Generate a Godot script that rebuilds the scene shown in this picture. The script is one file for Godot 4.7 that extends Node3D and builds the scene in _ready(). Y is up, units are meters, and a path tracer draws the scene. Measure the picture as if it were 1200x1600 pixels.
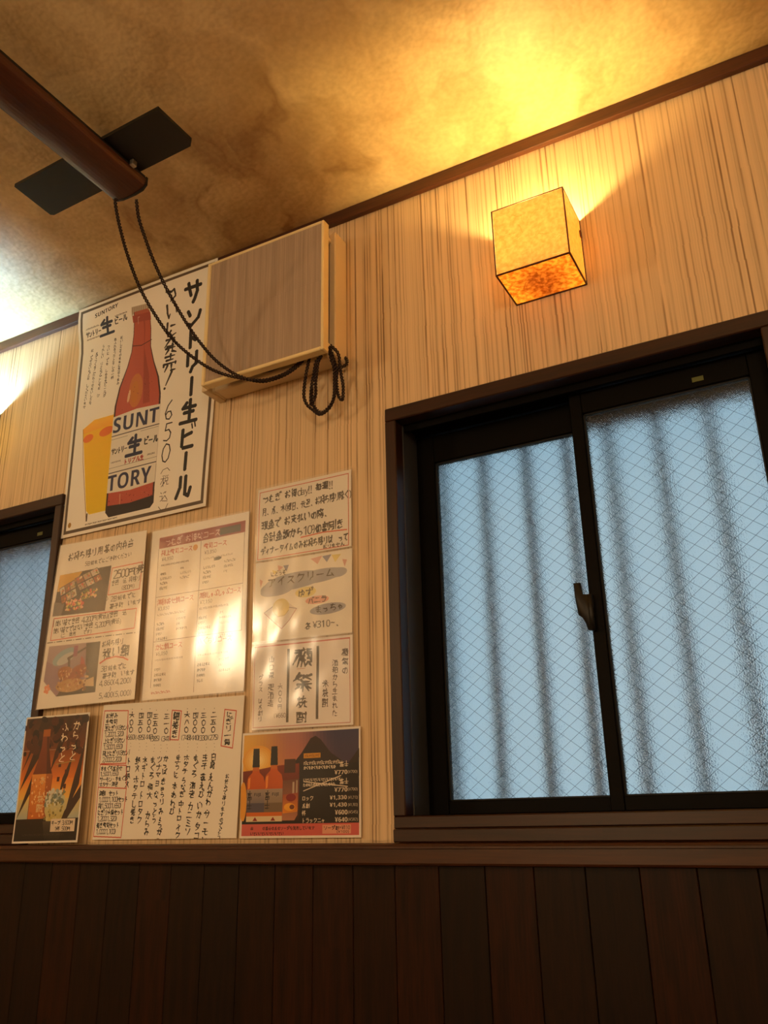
extends Node3D

const U := 1.06            # metres per unit of the survey (camera to wall)
const EYE := 1.25          # eye height over the floor

var glyphs := {}
var M := {}

# brush strokes of the characters on the sheets: each pair of figures is a point on a ten by ten grid
const GLYPHS := """あ=1373 4148 642828163464868859
い=11152836 718386
う=3151 2464757749
え=3151 2464186418 415989
お=1363 3138281635668769 7183
か=136374694858 413519 7295
き=1271 1473 3166 27183978
く=712479
け=111629 4393 73765869
こ=2272 27183979
さ=1373 3167 28183969
し=2128397987
す=0393 5156374555 5639
せ=0494 7276 313879
そ=21711575365979
た=1353 311519 5585 585989
ち=1272 4116164565868759
つ=13547386876849
て=1282724437475979
と=3144 734527182979
な=1253 3116 7183 65685737465789
に=111629 4373 46375988
の=52482715235372858769
は=111729 4383 71674838466789
ひ=2242 422618285987756283
ふ=4152 5354655848 1627 7688
へ=155278
ほ=111729 4282 4585 71674838466989
ま=1373 1575 4148382738476789
み=215128281645648596 7469
む=1363 3117283989 3616
め=2247 6248281615346486 8769
も=1464 2666 41385979 7985
や=146373856756 4152 2249
ゆ=121814536284775646 515639
よ=5373 5158483746577989
ら=3142 22263555758769
り=2226 71767849
る=2171155474867859384756
れ=2129 133317 17336265678897
ろ=21711565868749
わ=2129 133317 174464868769
を=1272 4115345558 85475979
ん=4119355567788896
ア=128265 534829
イ=712516 5359
ウ=5052 1215 1282765839
エ=2272 5258 1898
オ=1383 616959 6316
カ=1383796958 413519
キ=1272 1575 4159
ク=3114 22826629
ケ=3114 2383 635629
コ=2282 8288 1888
サ=0393 2136 71755849
シ=2132 1425 18286883
ス=2272725518 5689
セ=0483836546 313889
ソ=1224 827549
タ=3114 22826629 3466
チ=7122 0595 525639
ツ=1224 4143 82764829
テ=2272 0494 545739
ト=3139 3466
ナ=0393 515629
ニ=2272 0898
ネ=4152 1373 7317 5459 6587
ノ=816529
ハ=3219 6289
ヒ=21283989 7324
フ=1282826529
ヘ=155278
ホ=0393 5159 2618 7688
マ=1282825546 3467
ミ=2173 2476 1889
ム=421888 6689
メ=815629 3376
モ=2272 0595 42485989
ヤ=0483836546 3149
ユ=226268 1898
ヨ=227278 2575 2878
ラ=2171 1383765929
リ=2126 71765749
ル=313519 61688996
レ=21299786
ロ=1272 7278 1218 1878
ワ=1215 1282765839
ン=1224 18397683
ー=1585
｜=5159
・=4555
、=2839
…=3132 3536 3839
：=4445 5657
！=5155 5859
（=61353869
）=31555739
〇=512326385978868362 6251
生=3113 2383 5059 2575 0999
発=1141 4105 5095 7163 2575 1686 3719 6468 6899
売=1181 5053 2373 0605 0595 9596 3619 6668 6999
税=4121 0343 3239 3307 3547 6152 8172 5383 8385 5585 5355 6519 7578 7898
込=1122 0434 3437 3718 3899 6142 7162 6437 6498
獺=3111 1232 3235 3529 3307 2408 4161 5150 4464 4246 6246 4666 5549 5569 7191 7292 7393 7397 9397 7595 7797 7869 8899
祭=3113 2242 4204 2334 5294 5372 9253 4489 5585 2696 5659 5648 3718 7798
焼=1213 3233 2125 2508 2649 4282 6054 5272 7484 3535 3595 4555 7545 6548 4829 7578 7899
酎=0151 0252 0209 5259 0949 2125 3135 2507 3555 0757 6292 8189 8979 6576
祝=1121 0343 4306 2429 2547 5181 8184 5184 5154 5484 6467 6749 7478 7898
鯛=2003 2040 4013 1346 1343 4346 1646 2326 1545 0818 1828 3839 4849 5159 5191 9199 6383 7275 6585 6787 6769 8789
月=2126 2619 2171 7179 7959 2373 2575
水=5159 5949 2343 4319 7153 5389
木=1383 5159 5317 5387
現=0141 2127 0444 0748 5181 8186 5186 5155 5686 5383 5585 6668 6849 7678 7898
金=5013 5097 2474 5059 1676 2738 7768 0999
合=5014 5095 3464 2676 2629 7679 2979
計=0141 1030 1343 1545 1747 1749 4749 1719 5494 7079
額=2030 1252 1213 5253 3214 3354 5329 1649 1819 4849 5191 7163 6398 6397 9397 6595 6797 7749 8798
割=3030 1252 1213 5253 1454 1555 3137 0757 1858 1819 5859 1959 7276 9198 9889
引=1151 5154 5414 1416 1656 5658 5839 8089
支=1181 5054 2474 7418 3599
払=1242 3138 3828 0534 6157 5787 7698
際=0109 0131 3113 1335 3517 4161 4253 5061 6183 8151 6495 5585 4696 7679 7969 5648 8798
毎=2113 1282 2327 2373 7378 0595 1787 3347 7838
週=1122 0424 2427 0799 3138 3181 8188 5164 4373 4575 5757 5355 4676 4668 7668
持=1141 2128 2818 0635 5090 7074 4494 4696 8289 8979 6778
帰=1116 3119 5181 8185 5383 5585 4647 4696 9697 5959 5989 7689 7079
用=2126 2609 2181 8189 8979 2383 2585 5159
幕=1191 3032 6062 2363 2365 6365 2565 0696 4607 6698 3868 3839 6869 5759
内=1219 1292 9299 9989 5054 5418 5487
弁=5023 2373 6284 1696 3429 7479
当=5053 2233 8273 1585 8588 1888 1686 1858
元=2272 0494 3429 6468 6899
旦=2171 2175 7176 2573 2676 0999
除=0109 0131 3113 1335 3517 6034 6095 5575 5989 6469 6648 7798
付=3105 2229 4494 8189 8979 6677
得=2011 3214 2529 5181 5154 8184 5282 5484 4595 4797 7579 7969 5868
特=2021 1141 2119 0635 5191 7174 4494 4696 8289 8979 6778
上=5158 5484 0999
寿=2171 1282 0393 5105 2585 6589 5668
司=1181 8189 8979 1363 2555 5558 2558 2528
海=1021 0313 1609 4132 3191 4247 4282 8288 3595 3797 5363 5464
鮮=1003 1030 3003 0336 0333 3336 0636 1316 0535 0818 2829 3839 5162 8172 5393 5595 5797 7379
寄=5052 1213 1292 3371 5318 5487 0696 7679 7969 2757 2729 5729
鍋=2004 2044 0333 1424 1646 2029 0949 5181 5154 8184 7173 4494 4449 9499 6686 6668 8688
使=2014 1219 3292 4384 4346 8386 4686 6067 6738 4799
捨=1141 2128 2818 0635 7044 7095 5585 7476 4696 5757 5888 5759 8889 5989
容=5052 1213 1292 3324 6384 5426 5486 3868 3839 6869 3969
器=1131 1113 3133 6181 6163 8183 0494 5053 5406 5496 1838 1819 3839 6888 6869 8889
前=2132 7162 0393 1519 1545 4549 1747 6568 8589 8979
要=0191 2225 2282 8285 2585 4145 6165 0696 4618 1879 7639
予=2171 7144 4474 0595 5559 5949 7384
約=2012 1233 3014 1445 2529 1618 3648 6153 5392 9289 8979 6475
下=0191 5159 5376
御=2011 3214 2529 4031 3363 4348 4565 4868 7191 7179 9196 9686
円=1219 1282 8289 1585 5255
各=4123 3272 7218 4387 3666 3639 6669 3969
山=5158 1318 8388 1888
口=2228 2282 8288 2888
県=3135 3181 8185 3282 3383 3585 1416 1686 5659 3718 7798
旭=0141 3108 0599 4555 5191 5155 9195 5393 5595 4148 4899
酒=1021 0313 1609 3191 4349 4393 9399 4999 5155 7175 5546 4797
造=4132 4292 5054 3494 4686 4668 8688 1122 0424 2427 0799
米=2233 7263 0494 5159 5418 5498
粕=1122 4132 0444 2029 2507 2547 7152 5259 5292 9299 5595 5999
一=0595
二=2272 0898
三=1282 2575 0898
四=1219 1292 9299 1999 4246 6267 6787
五=1282 4228 2575 7578 0898
六=5053 0494 4518 6598
七=0493 41485989
八=4218 6297
九=1373 412619 73788996
十=0595 5059
白=5031 2129 2181 8189 2585 2989
身=5031 2127 2171 7179 7959 2373 2575 1787 8319
玉=1282 1585 0999 5159 6677
子=2272 7254 5459 5949 0595
蒸=1191 3032 6062 3353 5356 5646 1434 3417 7456 6587 2777 2839 4849 6868 8898
老=1181 5054 0494 8218 3639 3989 7635
中=1216 1282 8286 1686 5059
本=1282 5059 5216 5286 3767
細=2012 1233 3014 1445 2529 1618 3648 5159 5191 9199 5595 5999 7179
巻=2132 7162 1383 0595 5119 5588 3767 3647 3659 5989
鉄=2004 2044 0333 1424 1646 2029 0949 6152 5282 4494 7157 5748 7597
火=2234 7264 5154 5419 5489
大=0393 5154 5419 5499
納=2012 1233 3014 1445 2529 1618 3648 5259 5292 9299 9989 7074 7456 7487
豆=1181 2373 2376 7376 2676 3748 7767 0999
梅=2029 0343 2306 2446 6152 5191 5257 5282 8288 4595 5797
貫=2171 1383 2124 7174 4151 2585 2588 8588 2686 2787 3819 6889
好=2028 2815 0343 4319 5181 8163 6369 6959 4494
握=1141 2128 2818 0635 4181 4183 8183 4349 5484 5475 5676 4696 6769
並=2132 7162 1282 4248 6268 2436 7466 0999
日=2129 2171 7179 2575 2979
禁=1030 2024 5090
品=3171 3134 7174 3474 1545 1519 4549 1949 6595 6569 9599 6999
盛=1282 2227 2444 4447 6167 6788 2828 1878 3848 0999
具=2171 2176 7176 2373 2575 0797 3819 6889
杯=2029 0343 2306 2446 5191 7154 7079 7496
時=0131 0108 3138 0434 0838 5090 7074 4494 4696 8289 8979
富=5051 1213 1292 2373 2464 2426 6466 2696 1719 1787 8789 1989 5759
士=0595 5059 1888
"""

# ------------------------------------------------------------------ small helpers
func V(x: float, y: float, z: float) -> Vector3:
	return Vector3(x * U, EYE + y * U, z * U)

func mat(called: String, c: Color, rough := 0.6, metal := 0.0) -> StandardMaterial3D:
	var m := StandardMaterial3D.new()
	m.resource_name = called
	m.albedo_color = c
	m.roughness = rough
	m.metallic = metal
	return m

func tex_mat(called: String, im: Image, rough := 0.6) -> StandardMaterial3D:
	var m := mat(called, Color.WHITE, rough)
	m.albedo_texture = ImageTexture.create_from_image(im)
	return m

func start() -> SurfaceTool:
	var st := SurfaceTool.new()
	st.begin(Mesh.PRIMITIVE_TRIANGLES)
	st.set_smooth_group(-1)
	return st

func obj(called: String, st: SurfaceTool, m: Material, parent: Node = self) -> MeshInstance3D:
	st.generate_normals()
	var o := MeshInstance3D.new()
	o.name = called
	o.mesh = st.commit()
	o.material_override = m
	parent.add_child(o, true)
	return o

func tag(o: Node, label: String, category: String, group := "") -> Node:
	o.set_meta("label", label)
	o.set_meta("category", category)
	if group:
		o.set_meta("group", group)
	return o

func thing(called: String, at: Vector3, label: String, category: String, group := "") -> Node3D:
	var o := Node3D.new()
	o.name = called
	add_child(o, true)
	o.position = at
	tag(o, label, category, group)
	return o

func struct(o: Node) -> Node:
	o.set_meta("kind", "structure")
	return o

# quad with corners in clockwise order seen from the front; uv given per corner
func quad(st: SurfaceTool, a: Vector3, b: Vector3, c: Vector3, d: Vector3, ua := Vector2(0, 0), ub := Vector2(1, 0), uc := Vector2(1, 1), ud := Vector2(0, 1)) -> void:
	for k in [[a, ua], [b, ub], [c, uc], [a, ua], [c, uc], [d, ud]]:
		st.set_uv(k[1])
		st.add_vertex(k[0])

# chamfered box between two corners; uv in metres, with v along the longest side (the grain)
func box(st: SurfaceTool, lo: Vector3, hi: Vector3, ch := 0.0, shift := Vector2.ZERO, grain := -1) -> void:
	var size := hi - lo
	var long := 0 if size.x >= size.y and size.x >= size.z else (1 if size.y >= size.z else 2)
	if grain >= 0:
		long = grain
	var k := minf(ch, 0.49 * minf(size.x, minf(size.y, size.z)))
	var put := func(p: Array):
		var n: Vector3 = (p[2] - p[0]).cross(p[1] - p[0])
		var ax := 0 if absf(n.x) > absf(n.y) and absf(n.x) > absf(n.z) else (1 if absf(n.y) > absf(n.z) else 2)
		var va := long if long != ax else (ax + 1) % 3
		var ua := 3 - ax - va
		for t in ([[0, 1, 2], [0, 2, 3]] if p.size() == 4 else [[0, 1, 2]]):
			for i in t:
				st.set_uv(Vector2(p[i][ua], p[i][va]) + shift)
				st.add_vertex(p[i])
	var mid := (lo + hi) / 2.0
	var half := size / 2.0
	for ax in 3:
		for s in [-1.0, 1.0]:
			var a := (ax + 1) % 3
			var b := (ax + 2) % 3
			var p := []
			for q in [[-1, -1], [-1, 1], [1, 1], [1, -1]]:
				var v := mid
				v[ax] += s * half[ax]
				v[a] += q[0] * (half[a] - k)
				v[b] += q[1] * (half[b] - k)
				p.append(v)
			if s < 0:
				p.reverse()
			put.call(p)
	if k <= 0.0:
		return
	for ax in 3:          # edges that run along ax
		var a := (ax + 1) % 3
		var b := (ax + 2) % 3
		for q in [[-1, -1], [-1, 1], [1, 1], [1, -1]]:
			var p := []
			for e in [[-1, 0], [1, 0], [1, 1], [-1, 1]]:
				var v := mid
				v[ax] += e[0] * (half[ax] - k)
				v[a] += q[0] * (half[a] - (k if e[1] == 1 else 0.0))
				v[b] += q[1] * (half[b] - (k if e[1] == 0 else 0.0))
				p.append(v)
			if q[0] * q[1] < 0:
				p.reverse()
			put.call(p)
	for x in [-1, 1]:
		for y in [-1, 1]:
			for z in [-1, 1]:
				var p := []
				for ax in 3:
					var v := mid
					for j in 3:
						v[j] += [x, y, z][j] * (half[j] - (k if j != ax else 0.0))
					p.append(v)
				if x * y * z > 0:
					p.reverse()
				put.call(p)

func add_box(called: String, lo: Vector3, hi: Vector3, m: Material, parent: Node = self, ch := 0.0015, shift := Vector2.ZERO, grain := -1) -> MeshInstance3D:
	var st := start()
	box(st, lo, hi, ch, shift, grain)
	return obj(called, st, m, parent)

# outline (clockwise seen from the front, in x and y) swept from z0 to z1
func prism(st: SurfaceTool, pts: PackedVector2Array, z0: float, z1: float, place := Transform3D()) -> void:
	var idx := Geometry2D.triangulate_polygon(pts)
	var area := 0.0
	for i in pts.size():
		area += pts[i].cross(pts[(i + 1) % pts.size()])
	for i in range(0, idx.size(), 3):
		var a := pts[idx[i]]
		var b := pts[idx[i + 1]]
		var c := pts[idx[i + 2]]
		if (b - a).cross(c - a) > 0.0:
			var t := b
			b = c
			c = t
		for p in [a, b, c]:
			st.set_uv(p)
			st.add_vertex(place * Vector3(p.x, p.y, z1))
		for p in [a, c, b]:
			st.set_uv(p)
			st.add_vertex(place * Vector3(p.x, p.y, z0))
	var run := 0.0
	for i in pts.size():
		var p := pts[i]
		var q := pts[(i + 1) % pts.size()]
		if area > 0.0:
			var t := p
			p = q
			q = t
		var w := p.distance_to(q)
		quad(st, place * Vector3(p.x, p.y, z1), place * Vector3(p.x, p.y, z0), place * Vector3(q.x, q.y, z0), place * Vector3(q.x, q.y, z1), Vector2(run, z1), Vector2(run, z0), Vector2(run + w, z0), Vector2(run + w, z1))
		run += w

func tube(st: SurfaceTool, path: PackedVector3Array, r: float, sides := 8) -> void:
	var rings := []
	var side := Vector3.ZERO
	for i in path.size():
		var along := (path[mini(i + 1, path.size() - 1)] - path[maxi(i - 1, 0)]).normalized()
		if side == Vector3.ZERO:
			side = along.cross(Vector3.UP if absf(along.y) < 0.9 else Vector3.RIGHT).normalized()
		side = (side - along * side.dot(along)).normalized()
		var up := along.cross(side)
		var ring := []
		for k in sides:
			var t := TAU * k / sides
			ring.append(path[i] + (side * cos(t) + up * sin(t)) * r)
		rings.append(ring)
	st.set_smooth_group(0)
	for i in rings.size() - 1:
		for k in sides:
			var n := (k + 1) % sides
			quad(st, rings[i][k], rings[i + 1][k], rings[i + 1][n], rings[i][n])
	for e in [0, rings.size() - 1]:
		for k in range(1, sides - 1):
			var tri := [rings[e][0], rings[e][k], rings[e][k + 1]] if e == 0 else [rings[e][0], rings[e][k + 1], rings[e][k]]
			for p in tri:
				st.set_uv(Vector2.ZERO)
				st.add_vertex(p)
	st.set_smooth_group(-1)

func smooth_path(pts: Array, step := 0.003) -> PackedVector3Array:
	var c := Curve3D.new()
	c.bake_interval = step
	for i in pts.size():
		var t: Vector3 = (pts[mini(i + 1, pts.size() - 1)] - pts[maxi(i - 1, 0)]) / 6.0
		c.add_point(pts[i], -t, t)
	return c.get_baked_points()

# two strands wound round each other along a path
func twisted(st: SurfaceTool, pts: Array, r := 0.00135, pitch := 0.0105) -> void:
	var path := smooth_path(pts, 0.0012)
	for s in 2:
		var out := PackedVector3Array()
		var run := 0.0
		for i in path.size():
			var along := (path[mini(i + 1, path.size() - 1)] - path[maxi(i - 1, 0)]).normalized()
			var side := along.cross(Vector3(0.31, 0.2, 0.93)).normalized()
			var up := along.cross(side)
			if i:
				run += path[i].distance_to(path[i - 1])
			var t := TAU * run / pitch + PI * s
			out.append(path[i] + (side * cos(t) + up * sin(t)) * r * 1.25)
		tube(st, out, r, 6)

func lathe(st: SurfaceTool, prof: Array, at: Transform3D, sides := 32) -> void:   # prof: [radius, height] from bottom to top, round y
	st.set_smooth_group(0)
	for i in prof.size() - 1:
		for k in sides:
			var a := TAU * k / sides
			var b := TAU * (k + 1) / sides
			var p := func(j: int, t: float) -> Vector3: return at * Vector3(prof[j][0] * cos(t), prof[j][1], prof[j][0] * sin(t))
			quad(st, p.call(i + 1, b), p.call(i + 1, a), p.call(i, a), p.call(i, b))
	st.set_smooth_group(-1)

# ------------------------------------------------------------------ flat print
class Pic:
	const VOICED := "がぎぐげござじずぜぞだぢづでどばびぶべぼガギグゲゴザジズゼゾダヂヅデドバビブベボぱぴぷぺぽパピプペポ"
	const VOICED_OF := "かきくけこさしすせそたちつてとはひふへほカキクケコサシスセソタチツテトハヒフヘホはひふへほハヒフヘホ"
	const HALF := "ぱぴぷぺぽパピプペポ"
	const SMALL := "っゃゅょッャュョィァェォヶ"
	const SMALL_OF := "つやゆよツヤユヨイアエオケ"
	var im: Image
	var s: float
	var g: Dictionary
	var rng := RandomNumberGenerator.new()
	var jit := 0.0

	func _init(w: float, h: float, scale: float, c: Color, table: Dictionary):
		s = scale
		g = table
		im = Image.create_empty(int(w * s), int(h * s), false, Image.FORMAT_RGB8)
		im.fill(c)

	func rect(x: float, y: float, w: float, h: float, c: Color) -> void:
		im.fill_rect(Rect2i(int(x * s), int(y * s), maxi(1, int(w * s)), maxi(1, int(h * s))), c)

	func fade(x: float, y: float, w: float, h: float, top: Color, low: Color) -> void:
		var n := int(h * s)
		for i in n:
			im.fill_rect(Rect2i(int(x * s), int(y * s) + i, int(w * s), 1), top.lerp(low, float(i) / n))

	func poly(pts: Array, c: Color, c2 = null) -> void:      # even-odd scanlines; c2: colour at the foot
		var lo := INF
		var hi := -INF
		for p in pts:
			lo = minf(lo, p.y * s)
			hi = maxf(hi, p.y * s)
		var n := pts.size()
		for y in range(maxi(0, int(lo)), mini(im.get_height(), int(hi) + 1)):
			var yy := y + 0.5
			var xs := []
			for i in n:
				var a: Vector2 = pts[i] * s
				var b: Vector2 = pts[(i + 1) % n] * s
				if (a.y <= yy) != (b.y <= yy):
					xs.append(a.x + (yy - a.y) / (b.y - a.y) * (b.x - a.x))
			xs.sort()
			var col: Color = c if c2 == null else c.lerp(c2, clampf((yy - lo) / maxf(1.0, hi - lo), 0.0, 1.0))
			for i in range(0, xs.size() - 1, 2):
				var x0 := int(xs[i] + 0.5)
				var x1 := int(xs[i + 1] + 0.5)
				if x1 > x0:
					im.fill_rect(Rect2i(x0, y, x1 - x0, 1), col)

	func ell(cx: float, cy: float, rx: float, ry: float, c: Color, turn := 0.0, c2 = null) -> void:
		var p := []
		for k in 28:
			p.append(Vector2(cx, cy) + Vector2(rx * cos(TAU * k / 28), ry * sin(TAU * k / 28)).rotated(turn))
		poly(p, c, c2)

	func line(a: Vector2, b: Vector2, w: float, c: Color, w2 := -1.0) -> void:
		var e := w if w2 < 0.0 else w2
		var n := maxi(1, int(a.distance_to(b) * s / maxf(1.0, minf(w, e) * s * 0.4)))
		for i in n + 1:
			var t := float(i) / n
			var p := a.lerp(b, t) * s
			var d := lerpf(w, e, t) * s
			var r := d / 2.0
			if d < 3.0:
				im.fill_rect(Rect2i(int(p.x - r + 0.5), int(p.y - r + 0.5), maxi(1, roundi(d)), maxi(1, roundi(d))), c)
			else:
				for j in range(int(-r), int(r) + 1):
					var q := sqrt(maxf(0.0, r * r - j * j))
					im.fill_rect(Rect2i(int(p.x - q + 0.5), int(p.y + j + 0.5), maxi(1, roundi(2.0 * q)), 1), c)

	func path(pts: Array, w: float, c: Color) -> void:
		for i in pts.size() - 1:
			line(pts[i], pts[i + 1], w, c)

	func frame(x: float, y: float, w: float, h: float, t: float, c: Color) -> void:
		rect(x, y, w, t, c)
		rect(x, y + h - t, w, t, c)
		rect(x, y, t, h, c)
		rect(x + w - t, y, t, h, c)

	# one written character in the box at (x, y) of size w by h
	func put(ch: String, x: float, y: float, w: float, h: float, pen: float, c: Color, brush := false, slant := 0.0) -> void:
		if not g.has(ch):
			var i := VOICED.find(ch)
			if i >= 0:
				put(VOICED_OF[i], x, y, w, h, pen, c, brush, slant)
				if HALF.contains(ch):
					ell(x + w * 0.88, y + h * 0.12, w * 0.11, h * 0.11, c)
				else:
					line(Vector2(x + w * 0.76, y), Vector2(x + w * 0.84, y + h * 0.16), pen * 0.9, c)
					line(Vector2(x + w * 0.92, y - h * 0.03), Vector2(x + w * 1.0, y + h * 0.13), pen * 0.9, c)
				return
			i = SMALL.find(ch)
			if i >= 0:
				put(SMALL_OF[i], x + w * 0.08, y + h * 0.28, w * 0.7, h * 0.7, pen, c, brush, slant)
			return
		for stroke in g[ch]:
			var n: int = stroke.size()
			var last := Vector2.ZERO
			for i in n:
				var p := Vector2(x + (stroke[i].x + 0.5) * w / 10.0, y + (stroke[i].y + 0.5 - slant * (stroke[i].x - 4.5)) * h / 10.0)
				if jit > 0.0:
					p += Vector2(rng.randf_range(-jit, jit) * w, rng.randf_range(-jit, jit) * h)
				if i:
					if brush:
						line(last, p, pen * lerpf(1.25, 0.75, float(i - 1) / (n - 1)), c, pen * lerpf(1.25, 0.6, float(i) / (n - 1)))
					else:
						line(last, p, pen, c)
				last = p

	func across(text: String, x: float, y: float, w: float, h: float, pen: float, c: Color, brush := false, slant := 0.0, rise := 0.0, gap := 1.06) -> void:
		var px := x
		for ch in text:
			if ch != " " and (ch.unicode_at(0) < 128 or ch == "¥"):
				if "acemnorsuvwxz".contains(ch):
					latin(ch, px + w * 0.06, y + h * 0.34, h * 0.58, c, false)
				elif "gpqy".contains(ch):
					latin(ch, px + w * 0.06, y + h * 0.34, h * 0.8, c, false)
				else:
					latin(ch, px + w * 0.06, y + h * 0.04, h * 0.92, c, false, w * 0.52, pen)
				px += w * (0.34 if ",.()!".contains(ch) else 0.56)
				continue
			if ch != " ":
				put(ch, px, y - rise * (px - x), w, h, pen, c, brush, slant)
			px += w * gap * (0.5 if ch == " " else 1.0)

	func down(text: String, x: float, y: float, w: float, h: float, pen: float, c: Color, brush := false, lean := 0.0, gap := 1.04) -> void:
		var py := y
		for ch in text:
			if ch != " ":
				put(ch, x + lean * (py - y), py, w, h, pen, c, brush)
			py += h * gap * (0.5 if ch in [" ", "・", "…"] else 1.0)

	# Latin letters and figures from a typeface's outlines; fit: width of the whole text
	func latin(text: String, x: float, y: float, h: float, c: Color, bold := true, fit := 0.0, _pen := 0.0, skew := 0.0) -> void:
		var f := SystemFont.new()
		f.font_names = ["Droid Sans"]
		f.font_weight = 700 if bold else 400
		var tm := TextMesh.new()
		tm.font = f
		tm.text = text
		tm.font_size = 64
		tm.pixel_size = 0.01
		tm.depth = 0.0
		tm.curve_step = 1.0
		var tri := tm.get_faces()
		var box := tm.get_aabb()
		var lo := Vector2(INF, INF)
		var hi := -lo
		for p in tri:
			lo = lo.min(Vector2(p.x, p.y))
			hi = hi.max(Vector2(p.x, p.y))
		if text in [",", ".", "-", "~", "+"]:
			lo.y = -0.24
			hi.y = 0.22
		var k := h / maxf(0.001, hi.y - lo.y)
		var kx := fit / maxf(0.001, hi.x - lo.x) if fit > 0.0 and text.length() > 1 else k
		for i in range(0, tri.size() - 2, 3):
			var q := []
			for j in 3:
				var v := Vector2((tri[i + j].x - lo.x) * kx, (hi.y - tri[i + j].y) * k)
				q.append(Vector2(x + v.x, y + v.y - skew * v.x))
			poly(q, c)

	func speckle(x: float, y: float, w: float, h: float, n: int, r0: float, r1: float, cols: Array) -> void:
		for i in n:
			var c: Color = cols[rng.randi() % cols.size()]
			ell(x + rng.randf() * w, y + rng.randf() * h, rng.randf_range(r0, r1), rng.randf_range(r0, r1), c, rng.randf() * PI)

	# rows of writing too small to read: strings of kana at that size
	func scrawl(x: float, y: float, w: float, h: float, pen: float, c: Color, n: int, seed_of: int) -> void:
		var k := "のにをはとしてますからおりいただくごようい"
		var px := x
		for i in n:
			put(k[(i * 7 + seed_of * 5) % k.length()], px, y, w, h, pen, c)
			px += w

# ------------------------------------------------------------------ the print on each sheet (units: thousandths of the survey unit)
const PAPER := Color(0.94, 0.92, 0.88)
const INK := Color(0.07, 0.055, 0.05)

func pic(w: float, h: float, c := PAPER, scale := 3.4) -> Pic:
	return Pic.new(w, h, scale, c, glyphs)

func P2(a: Array) -> Array:
	var o := []
	for i in range(0, a.size(), 2):
		o.append(Vector2(a[i], a[i + 1]))
	return o

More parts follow.
